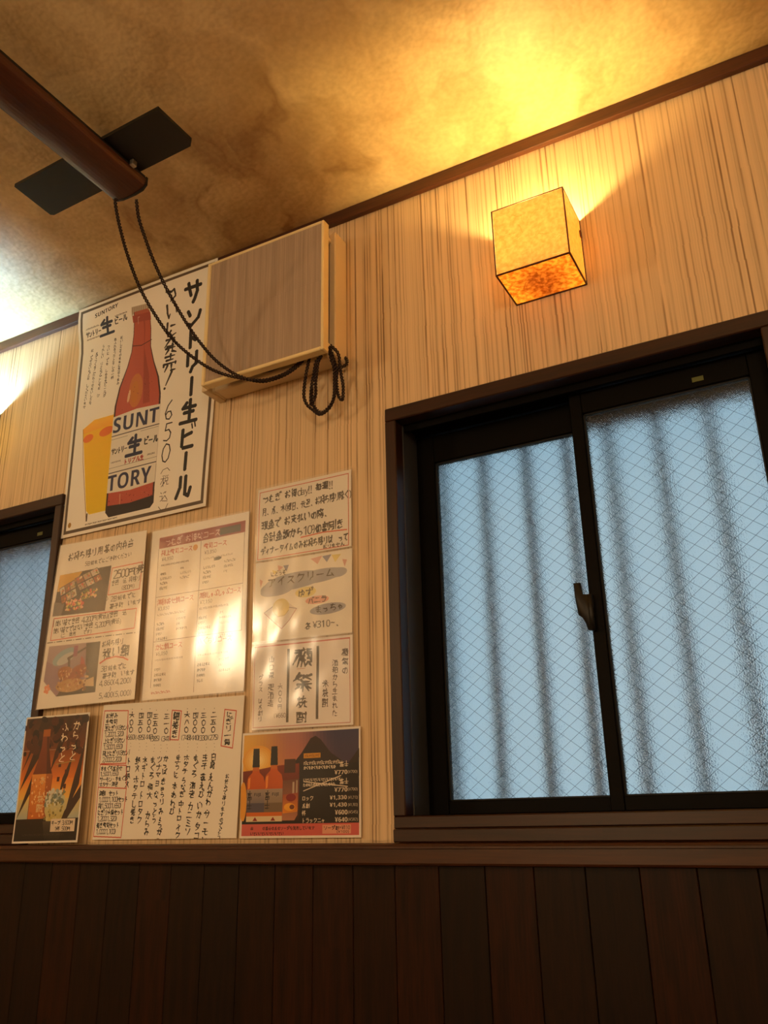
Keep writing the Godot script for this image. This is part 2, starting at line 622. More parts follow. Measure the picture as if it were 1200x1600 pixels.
func print_beer() -> Image:
	var p := pic(342, 470, PAPER, 3.0)
	var navy := Color(0.10, 0.11, 0.22)
	p.frame(6, 6, 330, 458, 6.0, Color(0.36, 0.30, 0.24))
	p.latin("SUNTORY", 46, 23, 9, Color(0.12, 0.1, 0.1), true, 60, 0, 0.10)
	p.rect(20, 50, 38, 0.6, Color(0.4, 0.35, 0.3))
	p.across("サントリー", 21, 54, 7.6, 12, 1.7, INK)
	p.put("生", 57, 38, 38, 36, 6.0, navy)
	p.across("ビール", 96, 47, 10.5, 13, 2.0, INK, false, 0, 0.05)
	p.put("゛", 100, 45, 6, 6, 1, INK)
	p.rect(101, 45, 2, 3, INK)
	p.scrawl(22, 47, 2.6, 3, 0.5, Color(0.35, 0.3, 0.28), 13, 1)
	p.scrawl(98, 42, 2.6, 3, 0.5, Color(0.35, 0.3, 0.28), 12, 2)
	p.scrawl(22, 69, 2.6, 3, 0.5, Color(0.5, 0.45, 0.4), 13, 3)
	var cols := [[110, 87, 12, 0.0], [94, 86, 11, 0.0], [77, 96, 15, 0.0], [63, 92, 15, -0.02], [47, 88, 17, -0.05], [33, 92, 20, -0.06]]
	var text := ["おいしさそのままに生のうまみ", "あふれるコクとキレの一杯", "ついに家でも楽しめる生ビールが", "うれしい香りとのどごしをお届け", "天然水でつくるこだわりのおいしさを", "お店でぜひいちどお試しくださいませ"]
	for i in 6:
		p.down(text[i], cols[i][0], cols[i][1], 7.0, 7.4, 1.05, Color(0.22, 0.19, 0.17), false, cols[i][3], 1.0)
	# glass of beer
	p.poly(P2([32, 262, 66, 252, 110, 254, 112, 436, 68, 436, 60, 428]), Color(0.95, 0.74, 0.06), Color(0.90, 0.76, 0.04))
	p.poly(P2([32, 262, 60, 249, 110, 250, 110, 268, 34, 272]), Color(0.97, 0.76, 0.20), Color(0.95, 0.66, 0.14))
	p.ell(48, 284, 13, 8, Color(0.90, 0.46, 0.08), -0.1)
	p.ell(94, 280, 18, 9, Color(0.88, 0.44, 0.08), -0.1)
	p.path(P2([32, 262, 40, 330, 58, 425, 62, 447]), 1.2, Color(0.55, 0.38, 0.08))
	p.rect(61, 433, 3.5, 15, Color(0.28, 0.20, 0.12))
	# bottle
	var brown := Color(0.72, 0.33, 0.23)
	var dark := Color(0.23, 0.09, 0.05)
	var outline := P2([146, 48, 184, 50, 187, 90, 190, 132, 200, 165, 214, 200, 221, 235, 223, 300, 224, 442, 216, 450, 118, 450, 109, 440, 109, 300, 110, 235, 118, 198, 134, 160, 142, 130, 144, 90])
	p.poly(outline, dark)
	var inner := []
	for q in outline:
		inner.append(Vector2(166 + (q.x - 166) * 0.93, minf(q.y, 436)))
	p.poly(inner, brown, Color(0.72, 0.31, 0.25))
	p.poly(P2([168, 62, 172, 62, 174, 130, 190, 190, 196, 246, 180, 246, 176, 180]), Color(0.63, 0.26, 0.18))
	p.ell(160, 214, 17, 34, Color(0.76, 0.44, 0.20))
	p.ell(158, 216, 9, 22, Color(0.76, 0.46, 0.16))
	p.ell(144, 222, 3, 13, Color(0.86, 0.70, 0.56), 0.15)
	p.poly(P2([141, 38, 181, 42, 185, 58, 180, 52, 147, 50, 141, 56]), Color(0.72, 0.66, 0.58))
	for k in 9:
		p.line(Vector2(143 + k * 4.6, 40 + k * 0.5), Vector2(142.5 + k * 4.8, 55 + k * 0.3), 1.0, Color(0.45, 0.38, 0.32))
	p.poly(P2([142, 56, 186, 60, 187, 76, 143, 70]), Color(0.62, 0.26, 0.19))
	p.path(P2([143, 118, 166, 123, 190, 118]), 1.6, Color(0.28, 0.10, 0.06))
	p.rect(155, 62, 5, 1.5, Color(0.8, 0.66, 0.6))
	p.rect(155, 62, 1.5, 14, Color(0.75, 0.58, 0.52))
	# label on the bottle
	var lab := Color(0.88, 0.86, 0.82)
	p.poly(P2([109, 256, 166, 252, 223, 256, 223, 404, 166, 408, 109, 404]), lab)
	p.latin("SUNT", 111, 259, 30, Color(0.17, 0.17, 0.30), true, 109, 0, -0.01)
	p.rect(109, 294, 114, 1.8, Color(0.2, 0.18, 0.22))
	p.rect(109, 301, 40, 0.8, Color(0.35, 0.32, 0.32))
	p.rect(180, 299, 42, 0.8, Color(0.35, 0.32, 0.32))
	p.across("サントリー", 112, 318, 7.4, 13, 1.9, INK)
	p.put("生", 147, 303, 40, 40, 7.0, Color(0.13, 0.13, 0.26))
	p.across("ビール", 189, 314, 10.5, 14, 2.3, INK)
	p.rect(199, 313, 1.5, 3, INK)
	p.across("トリプル生", 145, 346, 9.0, 10, 1.9, Color(0.62, 0.13, 0.10))
	p.scrawl(113, 345, 3, 3.4, 0.6, Color(0.4, 0.36, 0.34), 8, 4)
	p.scrawl(200, 347, 3, 3.4, 0.6, Color(0.4, 0.36, 0.34), 6, 5)
	p.rect(109, 357, 114, 0.8, Color(0.35, 0.32, 0.32))
	p.rect(109, 366, 114, 1.8, Color(0.2, 0.18, 0.22))
	p.latin("TORY", 109, 371, 30, Color(0.17, 0.17, 0.30), true, 104, 0, -0.01)
	p.poly(P2([110, 428, 166, 432, 223, 428, 224, 442, 216, 450, 118, 450, 109, 440]), Color(0.13, 0.05, 0.03))
	p.speckle(112, 410, 108, 18, 30, 0.6, 1.3, [Color(0.75, 0.4, 0.3), Color(0.42, 0.12, 0.08)])
	p.speckle(118, 180, 96, 70, 50, 0.4, 0.9, [Color(0.75, 0.40, 0.26), Color(0.44, 0.13, 0.08)])
	p.line(Vector2(142, 412), Vector2(143, 430), 2.4, Color(0.80, 0.55, 0.45), 1.2)
	# headline, top to bottom
	var head := Color(0.10, 0.07, 0.05)
	var ys := [26, 76, 120, 165, 216, 262, 314, 360, 402]
	var hs := [46, 42, 42, 46, 40, 46, 42, 36, 44]
	var word := "サントリ｜生ヒ｜ル"
	for i in 9:
		p.put(word[i], 269, ys[i], 38, hs[i], 7.4, head)
	p.line(Vector2(297, 312), Vector2(299, 320), 3.0, head)
	p.line(Vector2(303, 310), Vector2(305, 318), 3.0, head)
	var soft := Color(0.16, 0.12, 0.09)
	for i in 5:
		p.put("ついに発売"[i], 222, 20 + i * 35, 30, 36, 4.0, soft, true)
	p.line(Vector2(243, 198), Vector2(231, 222), 5.0, soft, 2.4)
	p.ell(229, 228, 2.6, 2.6, soft)
	# the price, in pen
	var c6 := []
	for k in 20:
		c6.append(Vector2(243, 281) + Vector2(8 * sin(TAU * k / 19), -10 * cos(TAU * k / 19 + 0.9)))
	p.path(P2([248, 255, 240, 264, 235, 278, 238, 289, 245, 291, 250, 284, 247, 276, 240, 276, 236, 282]), 2.4, INK)
	p.path(P2([252, 299, 240, 299, 238, 312, 246, 311, 251, 318, 249, 328, 243, 332, 236, 330]), 2.4, INK)
	p.path(P2([243, 338, 237, 346, 235, 358, 238, 369, 244, 372, 250, 366, 253, 352, 250, 341, 243, 338]), 2.4, INK)
	var pen := Color(0.30, 0.24, 0.2)
	p.path(P2([236, 392, 240, 386, 250, 384, 256, 390]), 1.2, pen)
	p.put("税", 236, 394, 20, 24, 1.2, pen)
	p.put("込", 236, 424, 20, 22, 1.2, pen)
	p.path(P2([236, 452, 242, 459, 252, 459, 257, 450]), 1.2, pen)
	p.scrawl(60, 452, 4, 3, 0.5, Color(0.4, 0.35, 0.3), 20, 6)
	p.ell(20, 448, 4, 5, Color(0.65, 0.48, 0.16))
	return p.im

func food_box(p: Pic, pts: Array, seed_of: int) -> void:      # a lacquer box of small dishes
	p.poly(pts, Color(0.08, 0.06, 0.06))
	var a: Vector2 = pts[0]
	var b: Vector2 = pts[1]
	var d: Vector2 = pts[3]
	p.rng.seed = seed_of
	for i in 3:
		for j in 2:
			var q := []
			for e in [[0.05, 0.08], [0.95, 0.08], [0.95, 0.92], [0.05, 0.92]]:
				q.append(a + (b - a) * ((i + e[0]) / 3.0) + (d - a) * ((j + e[1]) / 2.0))
			p.poly(q, [Color(0.82, 0.78, 0.72), Color(0.60, 0.36, 0.24), Color(0.74, 0.66, 0.58)][(i + j + seed_of) % 3])
			for k in 7:
				var t: Vector2 = q[0] + (q[1] - q[0]) * p.rng.randf_range(0.15, 0.85) + (q[3] - q[0]) * p.rng.randf_range(0.15, 0.85)
				p.ell(t.x, t.y, p.rng.randf_range(1.2, 2.6), p.rng.randf_range(0.9, 2.0), [Color(0.80, 0.30, 0.20), Color(0.90, 0.58, 0.40), Color(0.45, 0.50, 0.20), Color(0.92, 0.86, 0.72), Color(0.50, 0.26, 0.16)][p.rng.randi() % 5], p.rng.randf() * PI)

func print_takeout() -> Image:
	var p := pic(201, 286)
	p.jit = 0.025
	p.rng.seed = 11
	var red := Color(0.80, 0.24, 0.12)
	p.across("お持ち帰り用", 23, 17, 13, 16, 1.7, INK, true, 0.06, 0.05)
	p.across("幕の内弁当", 108, 13, 12.5, 16, 1.7, INK, true, 0.06, 0.05)
	p.across("5日前までにご予約ください", 66, 38, 8, 8.5, 0.8, INK, false, 0.05, 0.04)
	# picture of boxed lunches
	p.poly(P2([10, 56, 128, 53, 124, 132, 6, 129]), Color(0.10, 0.09, 0.09))
	p.poly(P2([10, 56, 62, 55, 40, 84, 9, 86]), Color(0.86, 0.66, 0.10))
	p.poly(P2([6, 104, 30, 108, 26, 129, 6, 129]), Color(0.42, 0.40, 0.40))
	food_box(p, P2([13, 80, 46, 68, 60, 96, 24, 110]), 3)
	food_box(p, P2([46, 66, 96, 52, 108, 72, 62, 90]), 4)
	p.ell(54, 116, 26, 14, Color(0.06, 0.04, 0.04), -0.1)
	p.speckle(34, 104, 40, 18, 90, 1.0, 3.2, [Color(0.82, 0.22, 0.16), Color(0.92, 0.50, 0.38), Color(0.86, 0.80, 0.40), Color(0.95, 0.75, 0.62), Color(0.35, 0.42, 0.14)])
	p.speckle(66, 90, 36, 16, 60, 1.0, 2.8, [Color(0.86, 0.34, 0.24), Color(0.92, 0.72, 0.60), Color(0.40, 0.46, 0.18), Color(0.88, 0.76, 0.36)])
	p.path(P2([131, 58, 197, 56, 195, 103, 127, 105, 131, 58]), 1.5, red)
	p.across("2500円(税込)", 134, 62, 15, 17, 1.9, INK, true, 0.06, 0.05, 0.8)
	p.across("容器代込 持帰り", 132, 80, 8, 10, 1.0, INK, true, 0.05, 0.03)
	p.across("(800円)", 156, 92, 8, 9, 1.0, INK, true, 0.05, 0.03)
	p.across("2日前までに", 134, 108, 9.4, 10, 1.1, INK, true, 0.05, 0.03)
	p.across("要予約願います", 134, 121, 9, 10, 1.1, INK, true, 0.05, 0.03)
	p.path(P2([124, 104, 128, 112, 122, 118]), 0.9, INK)
	p.path(P2([10, 133, 192, 136, 190, 169, 9, 171, 10, 133]), 1.4, red)
	p.line(Vector2(10.5, 134), Vector2(11, 147), 1.4, INK)
	p.across("使い捨て容器 4,200円(税込)(容器代込", 15, 137, 9.3, 11, 1.2, INK, true, 0.04, 0.02, 0.98)
	p.across("使い捨てではない容器 5,200円(税込)", 13, 150, 9.0, 10.5, 1.2, INK, true, 0.04, 0.02, 0.98)
	p.across("(二次使用不可です)", 32, 161, 7.4, 8, 0.9, INK, true, 0.04, 0.02)
	for k in 9:
		p.line(Vector2(3 + k * 21.5, 174.5 + k * 0.3), Vector2(15 + k * 21.5, 174.5 + k * 0.3), 1.7, INK)
		p.line(Vector2(19 + k * 21.5, 174.7 + k * 0.3), Vector2(20 + k * 21.5, 174.7 + k * 0.3), 1.4, INK)
	# picture of a grilled bream
	p.poly(P2([8, 181, 122, 184, 122, 268, 40, 268, 7, 240]), Color(0.66, 0.58, 0.60), Color(0.58, 0.48, 0.55))
	p.ell(46, 202, 26, 12, Color(0.55, 0.68, 0.74), -0.35)
	p.ell(50, 206, 20, 8, Color(0.78, 0.80, 0.80), -0.35)
	p.poly(P2([92, 184, 122, 184, 122, 268, 106, 268, 96, 222]), Color(0.05, 0.035, 0.03))
	p.poly(P2([40, 258, 122, 256, 122, 268, 40, 268]), Color(0.05, 0.035, 0.03))
	p.poly(P2([7, 206, 40, 222, 52, 252, 40, 268, 7, 240]), Color(0.58, 0.46, 0.54))
	p.line(Vector2(56, 206), Vector2(96, 190), 5.0, Color(0.26, 0.22, 0.26), 3.0)
	p.line(Vector2(58, 208), Vector2(60, 222), 5.0, Color(0.26, 0.22, 0.26))
	p.rect(66, 186, 9, 18, Color(0.55, 0.26, 0.44))
	p.poly(P2([84, 204, 92, 212, 98, 232, 84, 224]), Color(0.72, 0.36, 0.38))
	p.ell(56, 232, 20, 12, Color(0.66, 0.40, 0.20), 0.3)
	p.ell(80, 232, 20, 12, Color(0.60, 0.28, 0.16), -0.4)
	p.ell(68, 252, 32, 11, Color(0.76, 0.58, 0.34))
	p.poly(P2([94, 248, 116, 242, 118, 258, 98, 256]), Color(0.82, 0.72, 0.56))
	p.speckle(40, 224, 64, 38, 80, 0.8, 3.0, [Color(0.82, 0.62, 0.40), Color(0.46, 0.24, 0.12), Color(0.88, 0.76, 0.58), Color(0.70, 0.40, 0.24)])
	for k in 5:
		p.ell(17 + 4 * cos(TAU * k / 5), 254 + 5 * sin(TAU * k / 5), 3.4, 3.0, Color(0.90, 0.56, 0.40), TAU * k / 5)
	p.across("お持ち帰り", 126, 184, 8.5, 11, 1.1, INK, true, 0.06, 0.04)
	p.across("祝い鯛", 130, 196, 17, 20, 2.0, INK, true, 0.05, 0.03)
	p.path(P2([126, 221, 138, 215, 156, 213, 172, 216, 182, 221]), 2.4, red)
	p.across("3日前までに", 129, 226, 9, 10, 1.1, INK, true, 0.05, 0.02)
	p.across("要予約願います", 134, 238, 8.6, 10, 1.1, INK, true, 0.05, 0.02)
	p.across("4,860(4,200)", 128, 250, 11, 10, 1.0, INK, true, 0.05, 0.02)
	p.path(P2([152, 262, 153, 266, 151, 269]), 1.0, INK)
	p.across("5,400(5,000)", 130, 270, 11, 10, 1.0, INK, true, 0.05, 0.02)
	return p.im

func print_course() -> Image:
	var p := pic(198, 276, Color(0.95, 0.93, 0.90))
	var red := Color(0.62, 0.06, 0.10)
	var pale := Color(0.70, 0.26, 0.22)
	var line_c := Color(0.32, 0.22, 0.22)
	p.rect(17, 14, 175, 19, Color(0.58, 0.02, 0.09))
	p.across("つむぎ お得なコース", 29, 17, 12.5, 13, 1.3, Color(0.93, 0.82, 0.80), false, 0, 0, 0.96)
	p.rect(142, 18, 41, 12, Color(0.10, 0.07, 0.07))
	p.scrawl(146, 22, 4, 4.5, 0.5, Color(0.30, 0.12, 0.12), 8, 2)
	p.rect(104, 33, 0.9, 238, line_c)
	p.rect(16, 114, 175, 0.9, line_c)
	p.rect(16, 186, 175, 0.9, line_c)
	p.rect(16, 33, 0.9, 225, line_c)
	p.rect(190.5, 33, 0.9, 154, line_c)
	p.ell(93, 42, 5, 5, Color(0.80, 0.54, 0.10))
	var rows := [["特上寿司コース", 22, 36, "¥4,950"], ["寿司コース", 110, 38, "¥3,850"], ["海鮮寄せ鍋コース", 20, 118, "¥3,850"], ["海鮮しゃぶしゃぶコース", 106, 118, "¥7,150"], ["かに鍋コース", 21, 190, "¥6,050"], ["ふぐちりコース", 108, 190, "¥11,650"]]
	for i in rows.size():
		var r: Array = rows[i]
		p.across(r[0], r[1], r[2], 9.4 if r[0].length() < 9 else 7.4, 10, 1.2, pale, false, 0, 0, 1.0)
		p.latin(r[3], r[1] + 2 if i != 5 else 150.0, r[2] + 13 if i != 5 else 188.0, 7, Color(0.24, 0.2, 0.2), false, 24)
		p.scrawl(r[1] + 1, r[2] + 24, 3.4, 3.6, 0.55, Color(0.42, 0.36, 0.34), 17, i)
		for k in 4:
			p.scrawl(r[1] + 1, r[2] + 38 + k * 8, 4.0, 4.6, 0.8, Color(0.28, 0.24, 0.22), [3, 6, 4, 4][(k + i) % 4], i + k)
			if k < 3 and i != 4:
				p.scrawl(r[1] + 42, r[2] + 34 + k * 8, 3.8, 4.2, 0.7, Color(0.34, 0.3, 0.28), [2, 6, 5][(k + i) % 3], i * 2 + k)
	p.rect(132, 65, 11, 5, Color(0.14, 0.10, 0.09))
	p.ell(140, 67, 7, 2.6, Color(0.14, 0.10, 0.09))
	p.scrawl(18, 264, 3.6, 3.8, 0.6, pale, 11, 9)
	return p.im

func print_notice() -> Image:
	var p := pic(168, 119)
	p.jit = 0.02
	p.rng.seed = 5
	p.frame(3, 5, 161, 112, 1.3, Color(0.78, 0.24, 0.12))
	p.across("つむぎ お得day!! 毎週!!", 9, 11, 11.6, 14, 1.9, INK, true, 0.05, 0.02, 1.0)
	p.across("月、水、木(祝日、元旦、お持ち帰り除く)", 9, 32, 9.0, 14, 1.5, INK, true, 0.05, 0.01, 0.94)
	p.across("現金で お支払いの際、", 9, 54, 11.8, 15, 1.9, INK, true, 0.05, 0.02, 1.0)
	p.across("合計金額から10%の割引き", 11, 75, 12.4, 15, 2.0, INK, true, 0.05, 0.01, 1.0)
	p.path(P2([82, 92, 120, 90, 160, 92]), 1.8, Color(0.84, 0.30, 0.14))
	p.across("ディナータイムのみお持ち帰りは行って", 9, 97, 8.4, 13, 1.6, INK, true, 0.05, 0.01, 1.02)
	p.across("おりません", 120, 109, 7, 7, 1.0, INK, true)
	return p.im

func print_ice() -> Image:
	var p := pic(168, 124, Color(0.94, 0.92, 0.88))
	var blue := Color(0.63, 0.64, 0.70)
	for e in [[70, 36, 52, 13], [40, 44, 30, 12], [112, 34, 44, 10], [30, 48, 20, 8], [146, 33, 14, 7]]:
		p.ell(e[0], e[1], e[2], e[3], blue, -0.05)
	for e in [[98, 6, 118, 4, 110, 16, 0], [118, 5, 134, 4, 126, 15, 1], [134, 5, 150, 6, 140, 17, 2], [40, 8, 50, 12, 42, 18, 0], [50, 10, 60, 10, 56, 20, 1], [30, 14, 40, 18, 34, 22, 2], [8, 26, 14, 30, 10, 40, 0], [152, 14, 160, 16, 156, 26, 0]]:
		p.poly(P2(e.slice(0, 6)), [Color(0.86, 0.66, 0.62), Color(0.56, 0.58, 0.68), Color(0.88, 0.82, 0.50)][e[6]])
	p.across("季節にどうぞ", 14, 17, 7, 8, 0.8, Color(0.26, 0.22, 0.2), false, 0, 0.02, 0.98)
	p.across("アイスクリーム", 22, 26, 16, 15, 1.7, INK, true, 0, 0.03)
	p.ell(90, 56, 18, 8, Color(0.90, 0.84, 0.56))
	p.across("ゆず", 77, 50, 12.5, 13, 1.5, INK, true, 0, 0.05)
	p.line(Vector2(100, 50), Vector2(102, 53), 1.1, INK)
	p.ell(110, 70, 20, 6, Color(0.88, 0.64, 0.58))
	p.across("バニラ", 94, 65, 10.5, 10, 1.3, INK, true, 0, 0.04)
	p.ell(128, 85, 30, 8, blue, -0.05)
	p.across("まっちゃ", 107, 78, 11.5, 12, 1.4, INK, true, 0, 0.04)
	p.across("各¥310~、", 88, 101, 13.5, 11, 1.4, INK, true)
	p.poly(P2([17, 80, 30, 72, 48, 66, 62, 70, 75, 79, 62, 96, 49, 107, 34, 95]), Color(0.84, 0.80, 0.78))
	p.path(P2([17, 80, 34, 95, 49, 107, 62, 96, 75, 79]), 1.1, Color(0.66, 0.38, 0.36))
	p.path(P2([17, 80, 32, 72, 48, 84]), 0.8, Color(0.5, 0.44, 0.46))
	p.path(P2([75, 79, 62, 76, 50, 86]), 0.8, Color(0.4, 0.36, 0.4))
	p.ell(47, 75, 15, 14, Color(0.87, 0.79, 0.46))
	p.ell(43, 70, 7, 6, Color(0.91, 0.84, 0.56))
	p.path(P2([34, 80, 42, 88, 54, 87, 61, 80]), 1.0, Color(0.66, 0.58, 0.34))
	return p.im

func print_shochu() -> Image:
	var p := pic(168, 124, Color(0.94, 0.92, 0.91))
	p.rng.seed = 8
	p.jit = 0.02
	p.frame(2, 4, 162, 117, 1.0, Color(0.72, 0.36, 0.34))
	p.rect(1, 4, 163, 1.8, Color(0.76, 0.30, 0.28))
	p.rect(59.5, 12, 4.4, 104, Color(0.16, 0.14, 0.07))
	p.rect(109, 12, 4.4, 102, Color(0.12, 0.10, 0.08))
	p.put("獺", 68, 11, 34, 29, 3.0, INK, true)
	p.put("祭", 69, 44, 33, 31, 3.2, INK, true)
	p.rect(76, 41.5, 14, 0.7, Color(0.7, 0.4, 0.3))
	p.put("焼", 76, 80, 19, 17, 1.9, INK, true)
	p.put("酎", 77, 101, 18, 16, 1.9, INK, true)
	p.down("獺祭の", 150, 18, 11, 12, 1.2, Color(0.2, 0.16, 0.2), true)
	p.down("酒粕から生まれた", 135, 33, 9, 9.4, 1.0, Color(0.2, 0.16, 0.2), true)
	p.down("米焼酎", 119, 59, 10, 12.5, 1.2, Color(0.2, 0.16, 0.2), true)
	p.down("山口県 旭酒造", 27, 19, 10, 11, 1.0, Color(0.2, 0.16, 0.2), true)
	p.down("六〇〇円", 44, 60, 8, 9, 0.8, Color(0.26, 0.2, 0.2), true)
	p.across("(¥660)", 38, 102, 8, 7, 0.7, Color(0.3, 0.24, 0.24))
	p.down("グラス又は水割り", 10, 46, 8, 8, 0.9, Color(0.2, 0.16, 0.2), true)
	return p.im

func print_sushi() -> Image:
	var p := pic(276, 201, PAPER, 3.6)
	p.jit = 0.025
	p.rng.seed = 21
	var red := Color(0.78, 0.26, 0.16)
	p.path(P2([242, 19, 263, 22, 260, 76, 239, 72, 242, 19]), 1.5, red)
	p.down("にぎり一貫", 245, 22, 13, 9.6, 1.3, INK, true, -0.05)
	p.path(P2([142, 15, 160, 17, 158, 60, 141, 59, 142, 15]), 1.4, red)
	p.down("細巻き", 144, 18, 13, 12.5, 1.8, INK, true)
	var cols := [[217, 20, "二五〇", "白身・えんがわ・サーモン", 227], [198, 20, "三〇〇", "玉子・蒸えび・いか・タコ", 212], [182, 19, "四〇〇", "まぐろ・海老・カニミソ", 195], [166, 18, "六八〇", "ホタテ・うなぎ・中トロ・イクラ", 177], [0, 0, "", "生うに・本あわび", 161],
		[127, 18, "三一〇", "かっぱ・きゅうり・みょうが・梅", 137], [0, 0, "", "ツナマヨ・なっとう", 125], [105, 17, "三五〇", "まぐろ・梅大根・からみ", 112], [92, 14, "四〇〇", "ネギトロ・トロタク", 96], [75, 14, "四五〇", "鉄火・ホタテし巻き", 82], [56, 13, "六〇〇", "トロ鉄火", 64]]
	var last := 0
	for i in cols.size():
		var c: Array = cols[i]
		if c[2] != "":
			p.rect(c[0] + 5, c[1] - 4, 1.2, 1.2, INK)
			p.down(c[2], c[0], c[1], 10.5, 10.5, 1.35, INK, true)
			p.across("(%d)" % [275, 330, 440, 748, 0, 341, 0, 385, 440, 495, 660][i], c[0] - 3, c[1] + 35, 8.0, 8.5, 1.0, INK)
		for k in 3:
			p.rect(c[4] - 1.0 + (k % 2), c[1] + 48 + k * 5 if c[2] != "" else 66 + k * 5, 1.0, 1.0, INK)
		var n: int = c[3].length()
		p.down(c[3], c[4] - 6, 82, 10.5, minf(11.0, 122.0 / n * 1.12), 1.45, INK, true, -0.06 if i < 5 else -0.02)
	p.down("お好みで握りますのでどうぞ", 250, 112, 7, 7.2, 0.9, INK, true, -0.10)
	# three boxes at the left
	p.path(P2([3, 9, 53, 11, 57, 91, 5, 90]), 1.3, red)
	p.line(Vector2(3, 9), Vector2(2, 90), 1.2, red)
	p.path(P2([3, 91, 58, 94, 62, 128, 4, 125]), 1.2, red)
	p.path(P2([62, 128, 59, 198, 3, 196]), 1.3, red)
	p.line(Vector2(3, 92), Vector2(2, 196), 1.2, red)
	var rows := ["お好み", "生寿司", "並にぎり(8カン)", "1,200(1,320)", "上にぎり8カン", "1,500(1,650)", "特上にぎり(8カン)", "2,000(2,200)"]
	for i in rows.size():
		p.across(rows[i], 7, 13 + i * 9.6, 8.6 if i < 2 else 6.9, 8.6, 1.15, INK, true, 0, 0, 0.98)
	rows = ["本まぐろ盛合せ", "1,500(1,650)", "サーモン・本まぐろ", "ホタテ・海老"]
	for i in rows.size():
		p.across(rows[i], 5, 94 + i * 7.8, 6.6, 7.4, 1.0, INK, true, 0, 0, 0.98)
	rows = ["海鮮丼セット", "1,000(1,100)セット", "特1,500(1,650)", "にぎり六貫セット", "1,200(1,320)", "巻き寿司セット", "1,000(1,100)"]
	for i in rows.size():
		p.across(rows[i], 6, 130 + i * 9.2, 7.0, 8.4, 1.15, INK, true, 0, 0, 0.98)
	return p.im

func print_sweet_potato() -> Image:
	var p := pic(147, 196, Color(0.90, 0.88, 0.84), 3.6)
	p.rng.seed = 4
	p.fade(3, 3, 141, 52, Color(0.24, 0.15, 0.09), Color(0.46, 0.24, 0.10))
	p.fade(3, 55, 141, 45, Color(0.52, 0.27, 0.10), Color(0.88, 0.48, 0.16))
	p.fade(3, 100, 141, 30, Color(0.90, 0.52, 0.17), Color(0.92, 0.74, 0.34))
	p.fade(3, 130, 141, 32, Color(0.84, 0.74, 0.46), Color(0.66, 0.70, 0.66))
	p.fade(3, 160, 141, 33, Color(0.14, 0.08, 0.04), Color(0.08, 0.06, 0.045))
	for e in [[3, 118, 60, 40, 76, 3, 50, 3], [3, 160, 40, 70, 50, 50, 30, 120], [100, 3, 76, 60, 70, 90, 116, 3], [120, 60, 100, 100, 96, 128, 112, 96], [144, 40, 126, 100, 112, 160, 138, 110], [144, 110, 104, 160, 118, 162, 144, 130], [60, 3, 20, 60, 3, 90, 40, 3]]:
		p.poly(P2(e), Color(0.23, 0.14, 0.075))
	p.speckle(4, 4, 138, 60, 60, 2, 9, [Color(0.16, 0.09, 0.05), Color(0.30, 0.14, 0.06)])
	# bottle
	p.poly(P2([45, 24, 61, 24, 62, 50, 68, 76, 77, 96, 77, 160, 29, 160, 29, 96, 38, 76, 44, 50]), Color(0.52, 0.25, 0.11), Color(0.38, 0.17, 0.08))
	p.poly(P2([54, 34, 60, 34, 62, 52, 70, 80, 76, 100, 76, 158, 64, 158, 62, 90]), Color(0.34, 0.15, 0.07))
	p.poly(P2([45, 22, 61, 22, 61, 33, 45, 33]), Color(0.66, 0.36, 0.12))
	p.poly(P2([30, 92, 76, 92, 76, 160, 30, 160]), Color(0.88, 0.58, 0.26), Color(0.78, 0.42, 0.16))
	p.poly(P2([62, 92, 76, 92, 76, 160, 66, 160]), Color(0.68, 0.38, 0.16), Color(0.60, 0.28, 0.11))
	p.down("本格焼酎", 48, 96, 15, 13, 1.6, Color(0.86, 0.74, 0.54), true)
	p.speckle(31, 94, 44, 64, 70, 0.6, 2.4, [Color(0.92, 0.68, 0.38), Color(0.74, 0.40, 0.18), Color(0.92, 0.76, 0.54)])
	# tumbler
	p.poly(P2([66, 126, 110, 126, 112, 150, 106, 164, 76, 164, 68, 150]), Color(0.74, 0.76, 0.64), Color(0.78, 0.70, 0.40))
	p.speckle(69, 118, 40, 22, 60, 1.4, 4.4, [Color(0.62, 0.66, 0.62), Color(0.44, 0.50, 0.46), Color(0.82, 0.82, 0.76), Color(0.50, 0.50, 0.36)])
	p.speckle(70, 136, 38, 26, 34, 1.0, 3.0, [Color(0.74, 0.66, 0.36), Color(0.50, 0.46, 0.24), Color(0.80, 0.76, 0.52)])
	for k in 4:
		p.rect(88 + (k % 2) * 16, 76 + k * 11, 6, 7, Color(0.30, 0.11, 0.05))
	p.line(Vector2(82, 78), Vector2(124, 74), 1.6, Color(0.66, 0.54, 0.26))
	p.poly(P2([66, 164, 112, 164, 106, 192, 74, 192]), Color(0.30, 0.26, 0.20), Color(0.12, 0.1, 0.08))
	p.jit = 0.02
	var w := Color(0.90, 0.84, 0.74)
	p.down("からっと", 111, 11, 18, 15, 1.7, w, true, -0.03)
	p.down("ふわっと", 86, 13, 18, 15, 1.7, w, true, -0.02)
	p.rect(85, 161, 53, 19, Color(0.88, 0.82, 0.74))
	p.across("キープ 3,600円", 87, 163, 6.6, 7.4, 1.0, INK, true, 0, 0, 0.98)
	p.across("1杯 500円", 95, 172, 7, 7, 1.0, INK, true)
	p.scrawl(22, 182, 3.4, 3, 0.4, Color(0.36, 0.30, 0.24), 28, 2)
	return p.im

